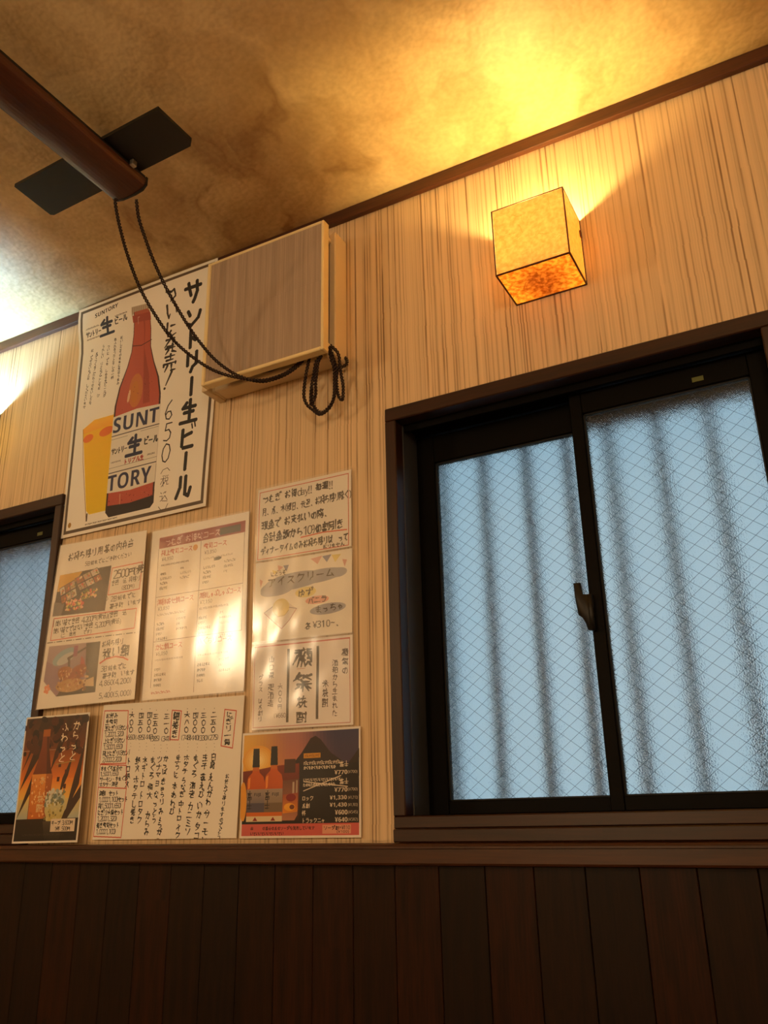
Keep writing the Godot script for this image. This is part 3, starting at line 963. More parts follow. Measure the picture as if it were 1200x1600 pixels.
func print_whisky() -> Image:
	var p := pic(192, 139, Color(0.90, 0.87, 0.83), 4.0)
	p.fade(3, 3, 186, 60, Color(0.62, 0.42, 0.26), Color(0.86, 0.48, 0.12))
	for k in 34:          # the sky turns from sunset gold to violet across the sheet
		var t := k / 33.0
		var a := Color(0.86, 0.66, 0.20).lerp(Color(0.66, 0.44, 0.42), smoothstep(0.0, 0.45, t)).lerp(Color(0.17, 0.16, 0.32), smoothstep(0.45, 0.85, t))
		var b := Color(0.95, 0.68, 0.16).lerp(Color(0.78, 0.46, 0.34), smoothstep(0.0, 0.5, t)).lerp(Color(0.26, 0.18, 0.28), smoothstep(0.5, 0.9, t))
		p.fade(3 + t * 180.5, 3, 6, 62, a, b)
	for k in 7:
		p.ell(28, 38, 26 - k * 3.6, 20 - k * 2.7, Color(0.90, 0.64, 0.20).lerp(Color(0.99, 0.90, 0.62), k / 6.0))
	p.poly(P2([60, 62, 84, 46, 100, 30, 114, 12, 122, 9, 130, 14, 146, 32, 172, 48, 190, 28, 189, 122, 60, 122]), Color(0.17, 0.08, 0.06), Color(0.05, 0.035, 0.03))
	p.poly(P2([3, 52, 30, 50, 60, 46, 96, 44, 98, 122, 3, 122]), Color(0.52, 0.17, 0.05), Color(0.16, 0.06, 0.03))
	p.ell(4, 92, 6, 26, Color(0.90, 0.62, 0.20))
	p.poly(P2([98, 46, 189, 46, 189, 122, 98, 122]), Color(0.06, 0.045, 0.04))
	p.rect(3, 117, 186, 5, Color(0.05, 0.035, 0.03))
	p.rect(72, 38, 18, 18, Color(0.26, 0.13, 0.08))
	# tumbler of whisky
	p.poly(P2([70, 66, 96, 64, 95, 110, 90, 117, 70, 117]), Color(0.42, 0.24, 0.16), Color(0.70, 0.46, 0.34))
	p.rect(86, 68, 3, 18, Color(0.72, 0.64, 0.56))
	p.rect(92, 66, 2, 26, Color(0.70, 0.62, 0.52))
	p.poly(P2([71, 84, 95, 82, 95, 106, 71, 108]), Color(0.62, 0.28, 0.18), Color(0.88, 0.54, 0.10))
	p.ell(84, 88, 8, 5, Color(0.52, 0.10, 0.06))
	p.ell(82, 100, 9, 5, Color(0.92, 0.64, 0.14))
	p.ell(86, 100, 4, 3, Color(0.42, 0.18, 0.05))
	# two bottles
	for k in 2:
		var x := 25.0 + 30.0 * k
		var y := -2.0 * k
		p.poly(P2([x - 5, 46 + y, x + 5, 46 + y, x + 6, 54 + y, x + 13, 60 + y, x + 15, 68 + y, x + 15, 118, x - 15, 118, x - 15, 68 + y, x - 13, 60 + y, x - 6, 54 + y]), Color(0.80, 0.36, 0.06), Color(0.70, 0.28, 0.05))
		p.poly(P2([x - 5, 22 + y, x + 5, 22 + y, x + 5.5, 34 + y, x + 6, 47 + y, x - 6, 47 + y, x - 5.5, 34 + y]), Color(0.05, 0.055, 0.05))
		p.rect(x - 5, 47 + y, 10, 5, Color(0.78, 0.40, 0.12))
		p.poly(P2([x - 13, 62 + y, x - 9, 60 + y, x - 10, 74, x - 13, 76]), Color(0.92, 0.56, 0.20))
		p.poly(P2([x - 15, 76, x + 15, 76, x + 15, 106, x - 15, 106]), Color(0.62, 0.55, 0.50), Color(0.36, 0.34, 0.40) if k == 0 else Color(0.50, 0.42, 0.34))
		p.rect(x - 15, 94, 30, 12, Color(0.30, 0.29, 0.36) if k == 0 else Color(0.44, 0.36, 0.28))
		p.latin("FUJI", x - 2, 81, 5, Color(0.22, 0.18, 0.18), true, 11)
		p.down("富士", x - 14, 78, 8, 12, 1.2, Color(0.16, 0.12, 0.12), true)
		p.rect(x - 15, 106, 30, 5, Color(0.82, 0.40, 0.08))
		p.rect(x - 15, 111, 30, 7, Color(0.86, 0.78, 0.62))
		p.poly(P2([x - 4, 117, x, 112, x + 4, 117]), Color(0.55, 0.12, 0.06))
	p.rect(103, 31.5, 27, 6.6, Color(0.80, 0.56, 0.10))
	p.scrawl(105, 33, 3.3, 3.4, 0.5, Color(0.5, 0.3, 0.05), 7, 3)
	var w := Color(0.86, 0.80, 0.72)
	for k in 2:
		var y := 42.0 + 22 * k
		p.scrawl(103, y, 4.2, 4.6, 0.7, w, 14, 3 + k)
		p.scrawl(103, y + 6, 3.9, 4.6, 0.7, w, 13, 6 + k)
		p.across("富士", 160, y + 1, 6.5, 8, 0.9, w)
		p.latin("¥770", 152, y + 13, 5.4, w, true, 20)
		p.latin("(¥700)", 173, y + 13.8, 4.4, w, false, 14)
	p.line(Vector2(104, 68), Vector2(172, 76), 1.3, w)
	p.line(Vector2(104, 80), Vector2(162, 62), 1.3, w)
	var rows := [["ロック", "¥1,330", "(¥1,210)"], ["水割", "¥1,430", "(¥1,300)"], ["杯", "¥600", "(¥545)"], ["トラックニャ", "¥640", "(¥582)"]]
	for k in 4:
		p.across(rows[k][0], 102, 86 + 9.3 * k, 5.8, 6.4, 0.95, w)
		p.latin(rows[k][1], 145 if k < 2 else 153, 87 + 9.0 * k, 5.8, w, true, 26 if k < 2 else 19)
		p.latin(rows[k][2], 173, 88 + 9.0 * k, 4.4, w, false, 14)
	p.rect(3, 121, 186, 15, Color(0.80, 0.36, 0.33))
	p.across("当店自慢の富士の水のソーダを使用しています", 18, 124, 4.7, 4.9, 0.7, Color(0.34, 0.12, 0.10))
	p.scrawl(18, 131, 4.6, 4.4, 0.65, Color(0.34, 0.12, 0.10), 12, 4)
	p.rect(134, 123, 43, 11, Color(0.86, 0.60, 0.50))
	p.across("ソーダ割+¥110", 136, 124, 5.6, 5.2, 0.8, Color(0.25, 0.1, 0.08))
	p.latin("(¥100)", 156, 130, 3.8, Color(0.25, 0.1, 0.08), false, 18)
	return p.im

# ------------------------------------------------------------------ textures of the surfaces
func noise(seed_of: int, f: float, oct := 3) -> FastNoiseLite:
	var n := FastNoiseLite.new()
	n.seed = seed_of
	n.frequency = f
	n.noise_type = FastNoiseLite.TYPE_SIMPLEX_SMOOTH
	n.fractal_octaves = oct
	return n

func from_floats(w: int, h: int, px: PackedByteArray) -> Image:
	return Image.create_from_data(w, h, false, Image.FORMAT_RGB8, px)

func wallpaper_images() -> Array:         # vertical reed-like print, 1.2 m by 0.6 m
	var w := 2048
	var h := 512
	var rng := RandomNumberGenerator.new()
	rng.seed = 77
	var base := PackedFloat32Array()
	var dark := PackedFloat32Array()
	base.resize(w)
	dark.resize(w)
	var n1 := noise(5, 0.02, 4)
	for x in w:
		base[x] = 1.0 + 0.05 * n1.get_noise_1d(x * 2.0) + rng.randf_range(-0.035, 0.035)
	var x := 0.0
	while x < w:
		var wide := rng.randf_range(1.5, 3.6)
		var deep := rng.randf_range(0.14, 0.42) if rng.randf() < 0.6 else rng.randf_range(0.42, 0.78)
		for k in range(int(x) - 4, int(x) + 5):
			var t := absf(k - x) / wide
			if t < 1.6:
				var i := posmod(k, w)
				dark[i] = maxf(dark[i], deep * exp(-t * t * 2.2))
		x += rng.randf_range(6.0, 13.0) if rng.randf() < 0.6 else rng.randf_range(13.0, 26.0)
	var px := PackedByteArray()
	var hp := PackedByteArray()
	px.resize(w * h * 3)
	hp.resize(w * h * 3)
	var ny := noise(9, 0.012, 3)
	var nw := noise(13, 0.006, 2)
	var a := Color(0.87, 0.76, 0.60)
	var b := Color(0.36, 0.23, 0.12)
	var i := 0
	for y in h:
		var ang := TAU * y / h
		for xx in w:
			var wob := nw.get_noise_3d(xx * 0.05, cos(ang) * 60.0, sin(ang) * 60.0) * 1.6
			var sx := posmod(int(xx + wob), w)
			var fade := clampf(0.72 + 0.9 * ny.get_noise_3d(sx * 1.7, cos(ang) * 45.0, sin(ang) * 45.0), 0.1, 1.0)
			var d := dark[sx] * fade
			var v := base[sx]
			px[i] = int(clampf((a.r * v) * (1.0 - d) + b.r * d, 0.0, 1.0) * 255.0)
			px[i + 1] = int(clampf((a.g * v) * (1.0 - d) + b.g * d, 0.0, 1.0) * 255.0)
			px[i + 2] = int(clampf((a.b * v) * (1.0 - d) + b.b * d, 0.0, 1.0) * 255.0)
			var hh := int(clampf(0.9 - 0.7 * d + 0.08 * (v - 1.0), 0.0, 1.0) * 255.0)
			hp[i] = hh
			hp[i + 1] = hh
			hp[i + 2] = hh
			i += 3
	return [from_floats(w, h, px), from_floats(w, h, hp)]

func plaster_images() -> Array:       # trowelled plaster with brown wisps
	var w := 1536
	var px := PackedByteArray()
	var hp := PackedByteArray()
	px.resize(w * w * 3)
	hp.resize(w * w * 3)
	var n1 := noise(31, 0.0035, 5)
	var n2 := noise(37, 0.007, 5)
	var n3 := noise(53, 0.013, 3)
	var nx := noise(41, 0.008, 3)
	var ny := noise(43, 0.008, 3)
	var fine := noise(47, 0.11, 2)
	var a := Color(0.94, 0.84, 0.63)
	var b := Color(0.52, 0.37, 0.19)
	var i := 0
	for y in w:
		for x in w:
			var qx := x + 46.0 * nx.get_noise_2d(x, y)
			var qy := y + 46.0 * ny.get_noise_2d(x, y)
			var cloud := n1.get_noise_2d(qx, qy)
			var r := n2.get_noise_2d(qx * 0.8 + qy * 0.5, qy * 1.7 - qx * 0.6)
			var patch := smoothstep(-0.10, 0.55, n3.get_noise_2d(qx * 0.55, qy * 0.75))
			var ridge := pow(1.0 - minf(1.0, absf(r) * 2.4), 1.6)
			var wisp := ridge * patch * smoothstep(-0.2, 0.4, cloud)
			var f := fine.get_noise_2d(x, y)
			var t := clampf(0.22 + 0.36 * cloud + 0.20 * r + wisp * 0.36 + f * 0.08, 0.0, 1.0)
			var c := a.lerp(b, t)
			px[i] = int(c.r * 255.0)
			px[i + 1] = int(c.g * 255.0)
			px[i + 2] = int(c.b * 255.0)
			var hh := int(clampf(0.5 + 0.25 * r + 0.25 * f - 0.1 * wisp, 0.0, 1.0) * 255.0)
			hp[i] = hh
			hp[i + 1] = hh
			hp[i + 2] = hh
			i += 3
	return [from_floats(w, w, px), from_floats(w, w, hp)]

func wood_image(a: Color, b: Color, seed_of: int, rings := 1.0) -> Image:      # grain along v; 0.25 m by 1 m
	var w := 192
	var h := 512
	var px := PackedByteArray()
	px.resize(w * h * 3)
	var n1 := noise(seed_of, 0.02, 3)
	var n2 := noise(seed_of + 3, 0.16, 2)
	var i := 0
	for y in h:
		for x in w:
			var sway := n1.get_noise_2d(x * 0.5, y * 0.22) * 16.0
			var band := 0.5 + 0.5 * sin((x + sway) * 0.34 * rings + 5.0 * n1.get_noise_2d(x * 0.2 + 300.0, y * 0.1))
			var pore := n2.get_noise_2d(x * 3.0, y * 0.16)
			var t := clampf(0.25 + 0.45 * band * (0.6 + n1.get_noise_2d(x, y * 0.3)) + 0.42 * pore, 0.0, 1.0)
			var c := a.lerp(b, t)
			px[i] = int(c.r * 255.0)
			px[i + 1] = int(c.g * 255.0)
			px[i + 2] = int(c.b * 255.0)
			i += 3
	return from_floats(w, h, px)

func wood(called: String, a: Color, b: Color, seed_of: int, rough := 0.4, rings := 1.0) -> StandardMaterial3D:
	var m := tex_mat(called, wood_image(a, b, seed_of, rings), rough)
	m.uv1_scale = Vector3(4.0, 1.0, 1.0)
	return m

func washi_image(a: Color, b: Color, seed_of: int, blotch: float) -> Image:
	var w := 384
	var p := Pic.new(w, w, 1.0, a, glyphs)
	var n := noise(seed_of, 0.03, 4)
	for y in range(0, w):
		for x in range(0, w):
			p.im.set_pixel(x, y, a.lerp(b, clampf(0.35 + blotch * n.get_noise_2d(x, y), 0.0, 1.0)))
	p.rng.seed = seed_of
	for k in 46:                                  # long fibres in the paper
		var at := Vector2(p.rng.randf() * w, p.rng.randf() * w)
		var dir := p.rng.randf() * TAU
		var pts := []
		for j in 9:
			pts.append(at)
			dir += p.rng.randf_range(-0.55, 0.55)
			at += Vector2(cos(dir), sin(dir)) * 7.0
		p.path(pts, 1.0 if k % 6 else 2.0, a.lerp(b, 1.25) if k % 5 else Color(0.98, 0.95, 0.82))
	return p.im

func grain_image(seed_of: int, f: float, w := 512) -> Image:
	var n := noise(seed_of, f, 3)
	var px := PackedByteArray()
	px.resize(w * w * 3)
	var i := 0
	for y in w:
		for x in w:
			var v := int(clampf(0.5 + 0.75 * n.get_noise_2d(x, y), 0.0, 1.0) * 255.0)
			px[i] = v
			px[i + 1] = v
			px[i + 2] = v
			i += 3
	return from_floats(w, w, px)

func lin(r: float, g: float, b: float) -> Color:
	return Color(r, g, b).linear_to_srgb()

func make_materials() -> void:
	var wp := wallpaper_images()
	M.paper = tex_mat("reed_print_wallpaper", wp[0], 0.62)
	M.paper.uv1_scale = Vector3(1.0 / 1.2, 1.0 / 0.6, 1.0)
	M.paper.heightmap_enabled = true
	M.paper.heightmap_texture = ImageTexture.create_from_image(wp[1])
	M.paper.heightmap_scale = 0.06
	var pl := plaster_images()
	M.plaster = tex_mat("trowelled_plaster", pl[0], 0.55)
	M.plaster.uv1_scale = Vector3(0.45, 0.45, 1.0)
	M.plaster.uv1_offset = Vector3(0.0, -0.1575, 0.0)
	M.plaster.heightmap_enabled = true
	M.plaster.heightmap_texture = ImageTexture.create_from_image(pl[1])
	M.plaster.heightmap_scale = 0.13
	M.casing = wood("dark_stained_wood", Color(0.22, 0.105, 0.032), Color(0.13, 0.06, 0.02), 61, 0.38)
	M.rail = wood("brown_stained_wood", Color(0.29, 0.155, 0.06), Color(0.18, 0.088, 0.032), 67, 0.36)
	M.trim = wood("red_brown_wood", Color(0.34, 0.18, 0.085), Color(0.22, 0.105, 0.05), 69, 0.5)
	M.boards = [
		wood("wainscot_wood", Color(0.15, 0.078, 0.032), Color(0.062, 0.03, 0.013), 71, 0.42),
		wood("wainscot_wood_red", Color(0.20, 0.088, 0.03), Color(0.075, 0.032, 0.012), 73, 0.40),
		wood("wainscot_wood_dark", Color(0.13, 0.068, 0.03), Color(0.055, 0.028, 0.013), 79, 0.44, 1.7),
		wood("wainscot_wood_warm", Color(0.165, 0.08, 0.032), Color(0.066, 0.031, 0.013), 83, 0.40, 0.7)]
	for b in M.boards:
		b.metallic_specular = 0.3
	M.bronze = mat("bronze_aluminium", Color(0.038, 0.028, 0.02), 0.5, 0.0)
	M.bronze.metallic_specular = 0.2
	M.lit_jamb = mat("window_lit_aluminium", Color(0.24, 0.24, 0.245), 0.45)  # same bronze frame, lightened to paint in window light on the side faces
	M.rubber = mat("black_gasket", Color(0.03, 0.03, 0.03), 0.7)
	M.lock = mat("dark_lock", Color(0.045, 0.036, 0.03), 0.5)
	M.wire = mat("steel_wire", Color(0.20, 0.27, 0.31), 0.5)
	var g := mat("pebbled_wired_glass", Color(0.93, 0.97, 0.98, 0.0), 0.04)
	g.refraction_enabled = true
	g.refraction_scale = 0.05
	g.heightmap_enabled = true
	g.heightmap_texture = ImageTexture.create_from_image(grain_image(19, 0.09))
	g.heightmap_scale = 0.02
	g.uv1_scale = Vector3(9.0, 9.0, 1.0)
	M.glass = g
	M.sheeting = mat("translucent_sheeting", Color(0.88, 0.92, 0.95), 0.6)
	M.sheeting.backlight_enabled = true
	M.sheeting.backlight = Color(1, 1, 1)
	M.batten = mat("grey_batten", Color(0.40, 0.52, 0.62), 0.6)
	M.batten.backlight_enabled = true
	M.batten.backlight = Color(0.45, 0.45, 0.45)
	M.eave = mat("dark_eave", Color(0.12, 0.14, 0.16), 0.7)
	M.cream = mat("cream_plastic", Color(0.95, 0.87, 0.66), 0.42)
	M.cream_dull = mat("ivory_plastic", Color(0.90, 0.82, 0.68), 0.5)
	var cloth := Image.create_empty(512, 256, false, Image.FORMAT_RGB8)
	var rng := RandomNumberGenerator.new()
	rng.seed = 15
	var drift := noise(16, 0.015, 3)
	for x in 512:
		var v := 0.96 + 0.10 * drift.get_noise_1d(x) + rng.randf_range(-0.085, 0.06)
		for y in 256:
			var t := v + 0.05 * drift.get_noise_2d(x * 9.0, y * 0.6) + (-0.025 if y % 3 == 0 else 0.0)
			cloth.set_pixel(x, y, Color(0.72 * t, 0.63 * t, 0.545 * t))
	M.insert = tex_mat("striped_insert", cloth, 0.65)
	M.insert.uv1_scale = Vector3(4.0, 4.0, 1.0)
	M.dark_plastic = mat("dark_plastic", Color(0.10, 0.08, 0.06), 0.5)
	M.black_board = mat("black_board", Color(0.06, 0.048, 0.032), 0.5)
	M.beam = wood("beam_wood", Color(0.34, 0.17, 0.09), Color(0.27, 0.13, 0.065), 91, 0.45, 0.5)
	M.cord = mat("brown_cord", Color(0.17, 0.085, 0.055), 0.6)
	M.steel = mat("steel", Color(0.7, 0.68, 0.62), 0.35, 0.9)
	M.washi = tex_mat("washi_paper", washi_image(Color(0.97, 0.87, 0.68), Color(0.86, 0.70, 0.44), 3, 0.6), 0.4)
	M.washi.uv1_scale = Vector3(8.5, 8.5, 1.0)
	M.washi.backlight_enabled = true
	M.washi.backlight = Color(0.82, 0.82, 0.82)
	M.washi.heightmap_enabled = true
	M.washi.heightmap_texture = ImageTexture.create_from_image(grain_image(23, 0.02))
	M.washi.heightmap_scale = 0.05
	M.mottled = tex_mat("mottled_washi", washi_image(Color(0.98, 0.88, 0.60), Color(0.76, 0.54, 0.26), 29, 1.2), 0.5)
	M.mottled.uv1_scale = Vector3(8.5, 8.5, 1.0)
	M.mottled.backlight_enabled = true
	M.mottled.backlight = Color(0.86, 0.86, 0.86)
	M.lamp_edge = mat("lamp_edging", Color(0.34, 0.17, 0.06), 0.5)
	M.film = mat("laminating_film", Color(1, 1, 1, 0.04), 0.16)
	M.film.transparency = BaseMaterial3D.TRANSPARENCY_ALPHA
	M.back = mat("sheet_back", Color(0.85, 0.82, 0.77), 0.7)
	M.floor = wood("floor_wood", Color(0.34, 0.21, 0.12), Color(0.22, 0.12, 0.06), 97, 0.4)
	M.outside = mat("outside_render", Color(0.55, 0.55, 0.53), 0.8)

# ------------------------------------------------------------------ builders
# a sheet of paper hung on the wall: corners TL, TR, BR, BL in survey units, bulge(u, v) in metres
func sheet(st: SurfaceTool, c: Array, origin: Vector3, nx: int, ny: int, bulge: Callable, thick := 0.0006) -> void:
	var at := func(u: float, v: float, back: float) -> Vector3:
		var top: Vector3 = c[0].lerp(c[1], u)
		var low: Vector3 = c[3].lerp(c[2], u)
		return top.lerp(low, v) + Vector3(0, 0, bulge.call(u, v) - back) - origin
	st.set_smooth_group(0)
	for j in ny:
		for i in nx:
			var u0 := float(i) / nx
			var u1 := float(i + 1) / nx
			var v0 := float(j) / ny
			var v1 := float(j + 1) / ny
			quad(st, at.call(u0, v0, 0.0), at.call(u1, v0, 0.0), at.call(u1, v1, 0.0), at.call(u0, v1, 0.0), Vector2(u0, v0), Vector2(u1, v0), Vector2(u1, v1), Vector2(u0, v1))
	st.set_smooth_group(1)
	var e := Vector2(0.01, 0.01)
	for j in ny:
		for i in nx:
			var u0 := float(i) / nx
			var u1 := float(i + 1) / nx
			var v0 := float(j) / ny
			var v1 := float(j + 1) / ny
			quad(st, at.call(u1, v0, thick), at.call(u0, v0, thick), at.call(u0, v1, thick), at.call(u1, v1, thick), e, e, e, e)
	st.set_smooth_group(-1)
	for i in nx:
		var u0 := float(i) / nx
		var u1 := float(i + 1) / nx
		quad(st, at.call(u0, 0.0, thick), at.call(u1, 0.0, thick), at.call(u1, 0.0, 0.0), at.call(u0, 0.0, 0.0), e, e, e, e)
		quad(st, at.call(u0, 1.0, 0.0), at.call(u1, 1.0, 0.0), at.call(u1, 1.0, thick), at.call(u0, 1.0, thick), e, e, e, e)
	for j in ny:
		var v0 := float(j) / ny
		var v1 := float(j + 1) / ny
		quad(st, at.call(0.0, v0, thick), at.call(0.0, v0, 0.0), at.call(0.0, v1, 0.0), at.call(0.0, v1, thick), e, e, e, e)
		quad(st, at.call(1.0, v0, 0.0), at.call(1.0, v0, thick), at.call(1.0, v1, thick), at.call(1.0, v1, 0.0), e, e, e, e)

func poster(called: String, xy: Array, im: Image, label: String, bulge: Callable, film := -1.0, z := 0.0045, rough := 0.5) -> Node3D:
	var c := []
	for p in xy:
		c.append(V(p[0], p[1], 0.0) + Vector3(0, 0, z))
	var mid: Vector3 = (c[0] + c[1] + c[2] + c[3]) / 4.0
	var t := thing(called, mid, label, "poster" if called == "beer_poster" else "menu", "menus and posters taped to the wall")
	var m := tex_mat(called + "_print", im, rough)
	m.texture_repeat = false
	var st := start()
	sheet(st, c, mid, 16, 20, bulge)
	obj("printed_sheet", st, m, t)
	if film >= 0.0:
		var f := []
		for k in 4:
			var p: Vector3 = c[k]
			var d := Vector3(-1 if k in [0, 3] else 1, 1 if k < 2 else -1, 0) * film * U
			f.append(p + d + Vector3(0, 0, 0.0012))
		st = start()
		sheet(st, f, mid, 28, 36, func(u, v): return bulge.call(u, v) + 0.0002 * sin(u * 30.0 + 3.0 * v) * sin(v * 5.0 + 2.0 * u) + 0.0002 * sin(v * 13.0 + u * 9.0), 0.0003)
		obj("laminate_film", st, M.film, t)
	return t

# one sliding window; dx moves the whole of it along the wall (survey units)
func window(called: String, dx: float) -> void:
	var w := Node3D.new()
	w.name = called
	add_child(w, true)
	struct(w)
	w.position = V(-0.26 + dx, 0.0, 0.0)
	var at := func(x: float, y: float, z: float) -> Vector3: return V(x + dx, y, z) - w.position
	var x0 := -0.5024
	var x1 := -0.0119
	var y1 := 0.539
	# wooden casing, let through the wall
	add_box("casing_side", at.call(-0.5195, -0.0003, -0.012), at.call(x0, y1, 0.0115), M.casing, w)
	add_box("casing_side", at.call(x1, -0.0003, -0.012), at.call(0.0052, y1, 0.0115), M.casing, w)
	add_box("casing_head", at.call(-0.5195, y1, -0.012), at.call(0.0052, 0.5602, 0.0115), M.casing, w)
	add_box("casing_sill", at.call(-0.5195, -0.0149, -0.012), at.call(0.0052, -0.0001, 0.0105), M.casing, w)
	add_box("casing_apron", at.call(-0.5195, -0.0305, -0.012), at.call(0.0052, -0.0150, 0.0135), M.casing, w)
	# aluminium frame behind it
	var st := start()
	add_box("frame_jamb", at.call(-0.5195, -0.012, -0.088), at.call(x0 + 0.0004, y1 + 0.02, -0.0122), M.lit_jamb, w, 0.001)
	add_box("frame_jamb", at.call(x1 - 0.0004, -0.012, -0.088), at.call(0.0052, y1 + 0.02, -0.0122), M.lit_jamb, w, 0.001)
	box(st, at.call(x0, y1 - 0.0004, -0.088), at.call(x1, y1 + 0.02, -0.0122), 0.001)
	box(st, at.call(-0.5195, -0.0286, -0.088), at.call(0.0052, 0.0006, -0.0122), 0.001)
	obj("aluminium_frame", st, M.bronze, w)
	for z in [-0.0160, -0.0265, -0.0525, -0.078]:
		add_box("track_rib", at.call(x0 + 0.001, y1 - (0.0055 if z < -0.02 else 0.010), z - 0.0016), at.call(x1 - 0.001, y1, z + 0.0016), M.bronze, w, 0.0005)
	# the two sashes: left one in the outer track, right one in the inner
	for k in 2:
		var zc := -0.065 if k == 0 else -0.0395
		var a := x0 + 0.001 if k == 0 else -0.2592
		var b := -0.2475 if k == 0 else x1 - 0.001
		var ga := -0.4735 if k == 0 else -0.243
		var gb := -0.2565 if k == 0 else -0.0342
		var gy := 0.490 if k == 0 else 0.5015
		var top := y1 - 0.006
		var sash := Node3D.new()
		sash.name = "sash"
		w.add_child(sash, true)
		add_box("stile", at.call(a, 0.0004, zc - 0.0095), at.call(ga, top, zc + 0.0095), M.bronze, sash, 0.001)
		add_box("stile", at.call(gb, 0.0004, zc - 0.0095), at.call(b, top, zc + 0.0095), M.bronze, sash, 0.001)
		add_box("top_rail", at.call(ga, gy, zc - 0.009), at.call(gb, top, zc + 0.009), M.bronze, sash, 0.001)
		add_box("bottom_rail", at.call(ga, 0.0004, zc - 0.009), at.call(gb, 0.0166, zc + 0.009), M.bronze, sash, 0.001)
		st = start()
		for e in [[ga, 0.0166, ga + 0.0022, gy], [gb - 0.0022, 0.0166, gb, gy], [ga, gy - 0.0022, gb, gy], [ga, 0.0166, gb, 0.0185]]:
			box(st, at.call(e[0], e[1], zc - 0.004), at.call(e[2], e[3], zc + 0.0052))
		obj("gasket", st, M.rubber, sash)
		add_box("glass_pane", at.call(ga + 0.0005, 0.0171, zc - 0.003), at.call(gb - 0.0005, gy - 0.0005, zc + 0.003), M.glass, sash, 0.0)
		# crossed wires against the face of the pane
		st = start()
		var zr := zc + 0.0034
		var sx := 0.0228
		var sy := 0.0178
		var slope := sy / sx
		for s in [1.0, -1.0]:
			var n := int((gb - ga) / sx + (gy - 0.0166) / sy) + 3
			for i in n:
				# lines y = 0.0166 + slope * (x - ga) * s + i * sy, cut to the pane
				var c0 := 0.0166 + (i - (gb - ga) / sx - 1.0) * sy if s > 0 else 0.0166 + i * sy
				var pts := []
				for e in [ga, gb]:
					var yy: float = c0 + s * slope * (e - ga)
					if yy >= 0.0166 and yy <= gy:
						pts.append(Vector2(e, yy))
				for e in [0.0166, gy]:
					var xx: float = ga + (e - c0) / (s * slope)
					if xx > ga and xx < gb:
						pts.append(Vector2(xx, e))
				if pts.size() >= 2 and pts[0].distance_to(pts[1]) > 0.004:
					tube(st, PackedVector3Array([at.call(pts[0].x, pts[0].y, zr), at.call(pts[1].x, pts[1].y, zr)]), 0.00021, 5)
		struct(obj("wire_mesh", st, M.wire, sash)).set_meta("kind", "stuff")
	# crescent lock on the meeting stile, and a small sticker on the top rail
	st = start()
	prism(st, PackedVector2Array([Vector2(-0.2747, 0.2699), Vector2(-0.2661, 0.2694), Vector2(-0.2646, 0.2544), Vector2(-0.2570, 0.2533), Vector2(-0.2541, 0.2517), Vector2(-0.2551, 0.2084), Vector2(-0.2619, 0.2091), Vector2(-0.2642, 0.2183), Vector2(-0.2673, 0.2253), Vector2(-0.2721, 0.2289), Vector2(-0.2741, 0.2479)]), -0.0246, -0.0206)
	prism(st, PackedVector2Array([Vector2(-0.2590, 0.2535), Vector2(-0.2535, 0.2535), Vector2(-0.2535, 0.2084), Vector2(-0.2590, 0.2084)]), -0.0300, -0.0200)
	var lock := start()
	lock.append_from(st.commit(), 0, Transform3D(Basis.from_scale(Vector3(U, U, U)), Vector3((dx - (-0.26 + dx)) * U, 0, 0)))
	obj("crescent_lock", lock, M.lock, w)
	add_box("sticker", at.call(-0.1005, 0.5085, -0.0300), at.call(-0.0865, 0.5150, -0.0294), mat("green_sticker", Color(0.36, 0.38, 0.16), 0.5), w, 0.0002)

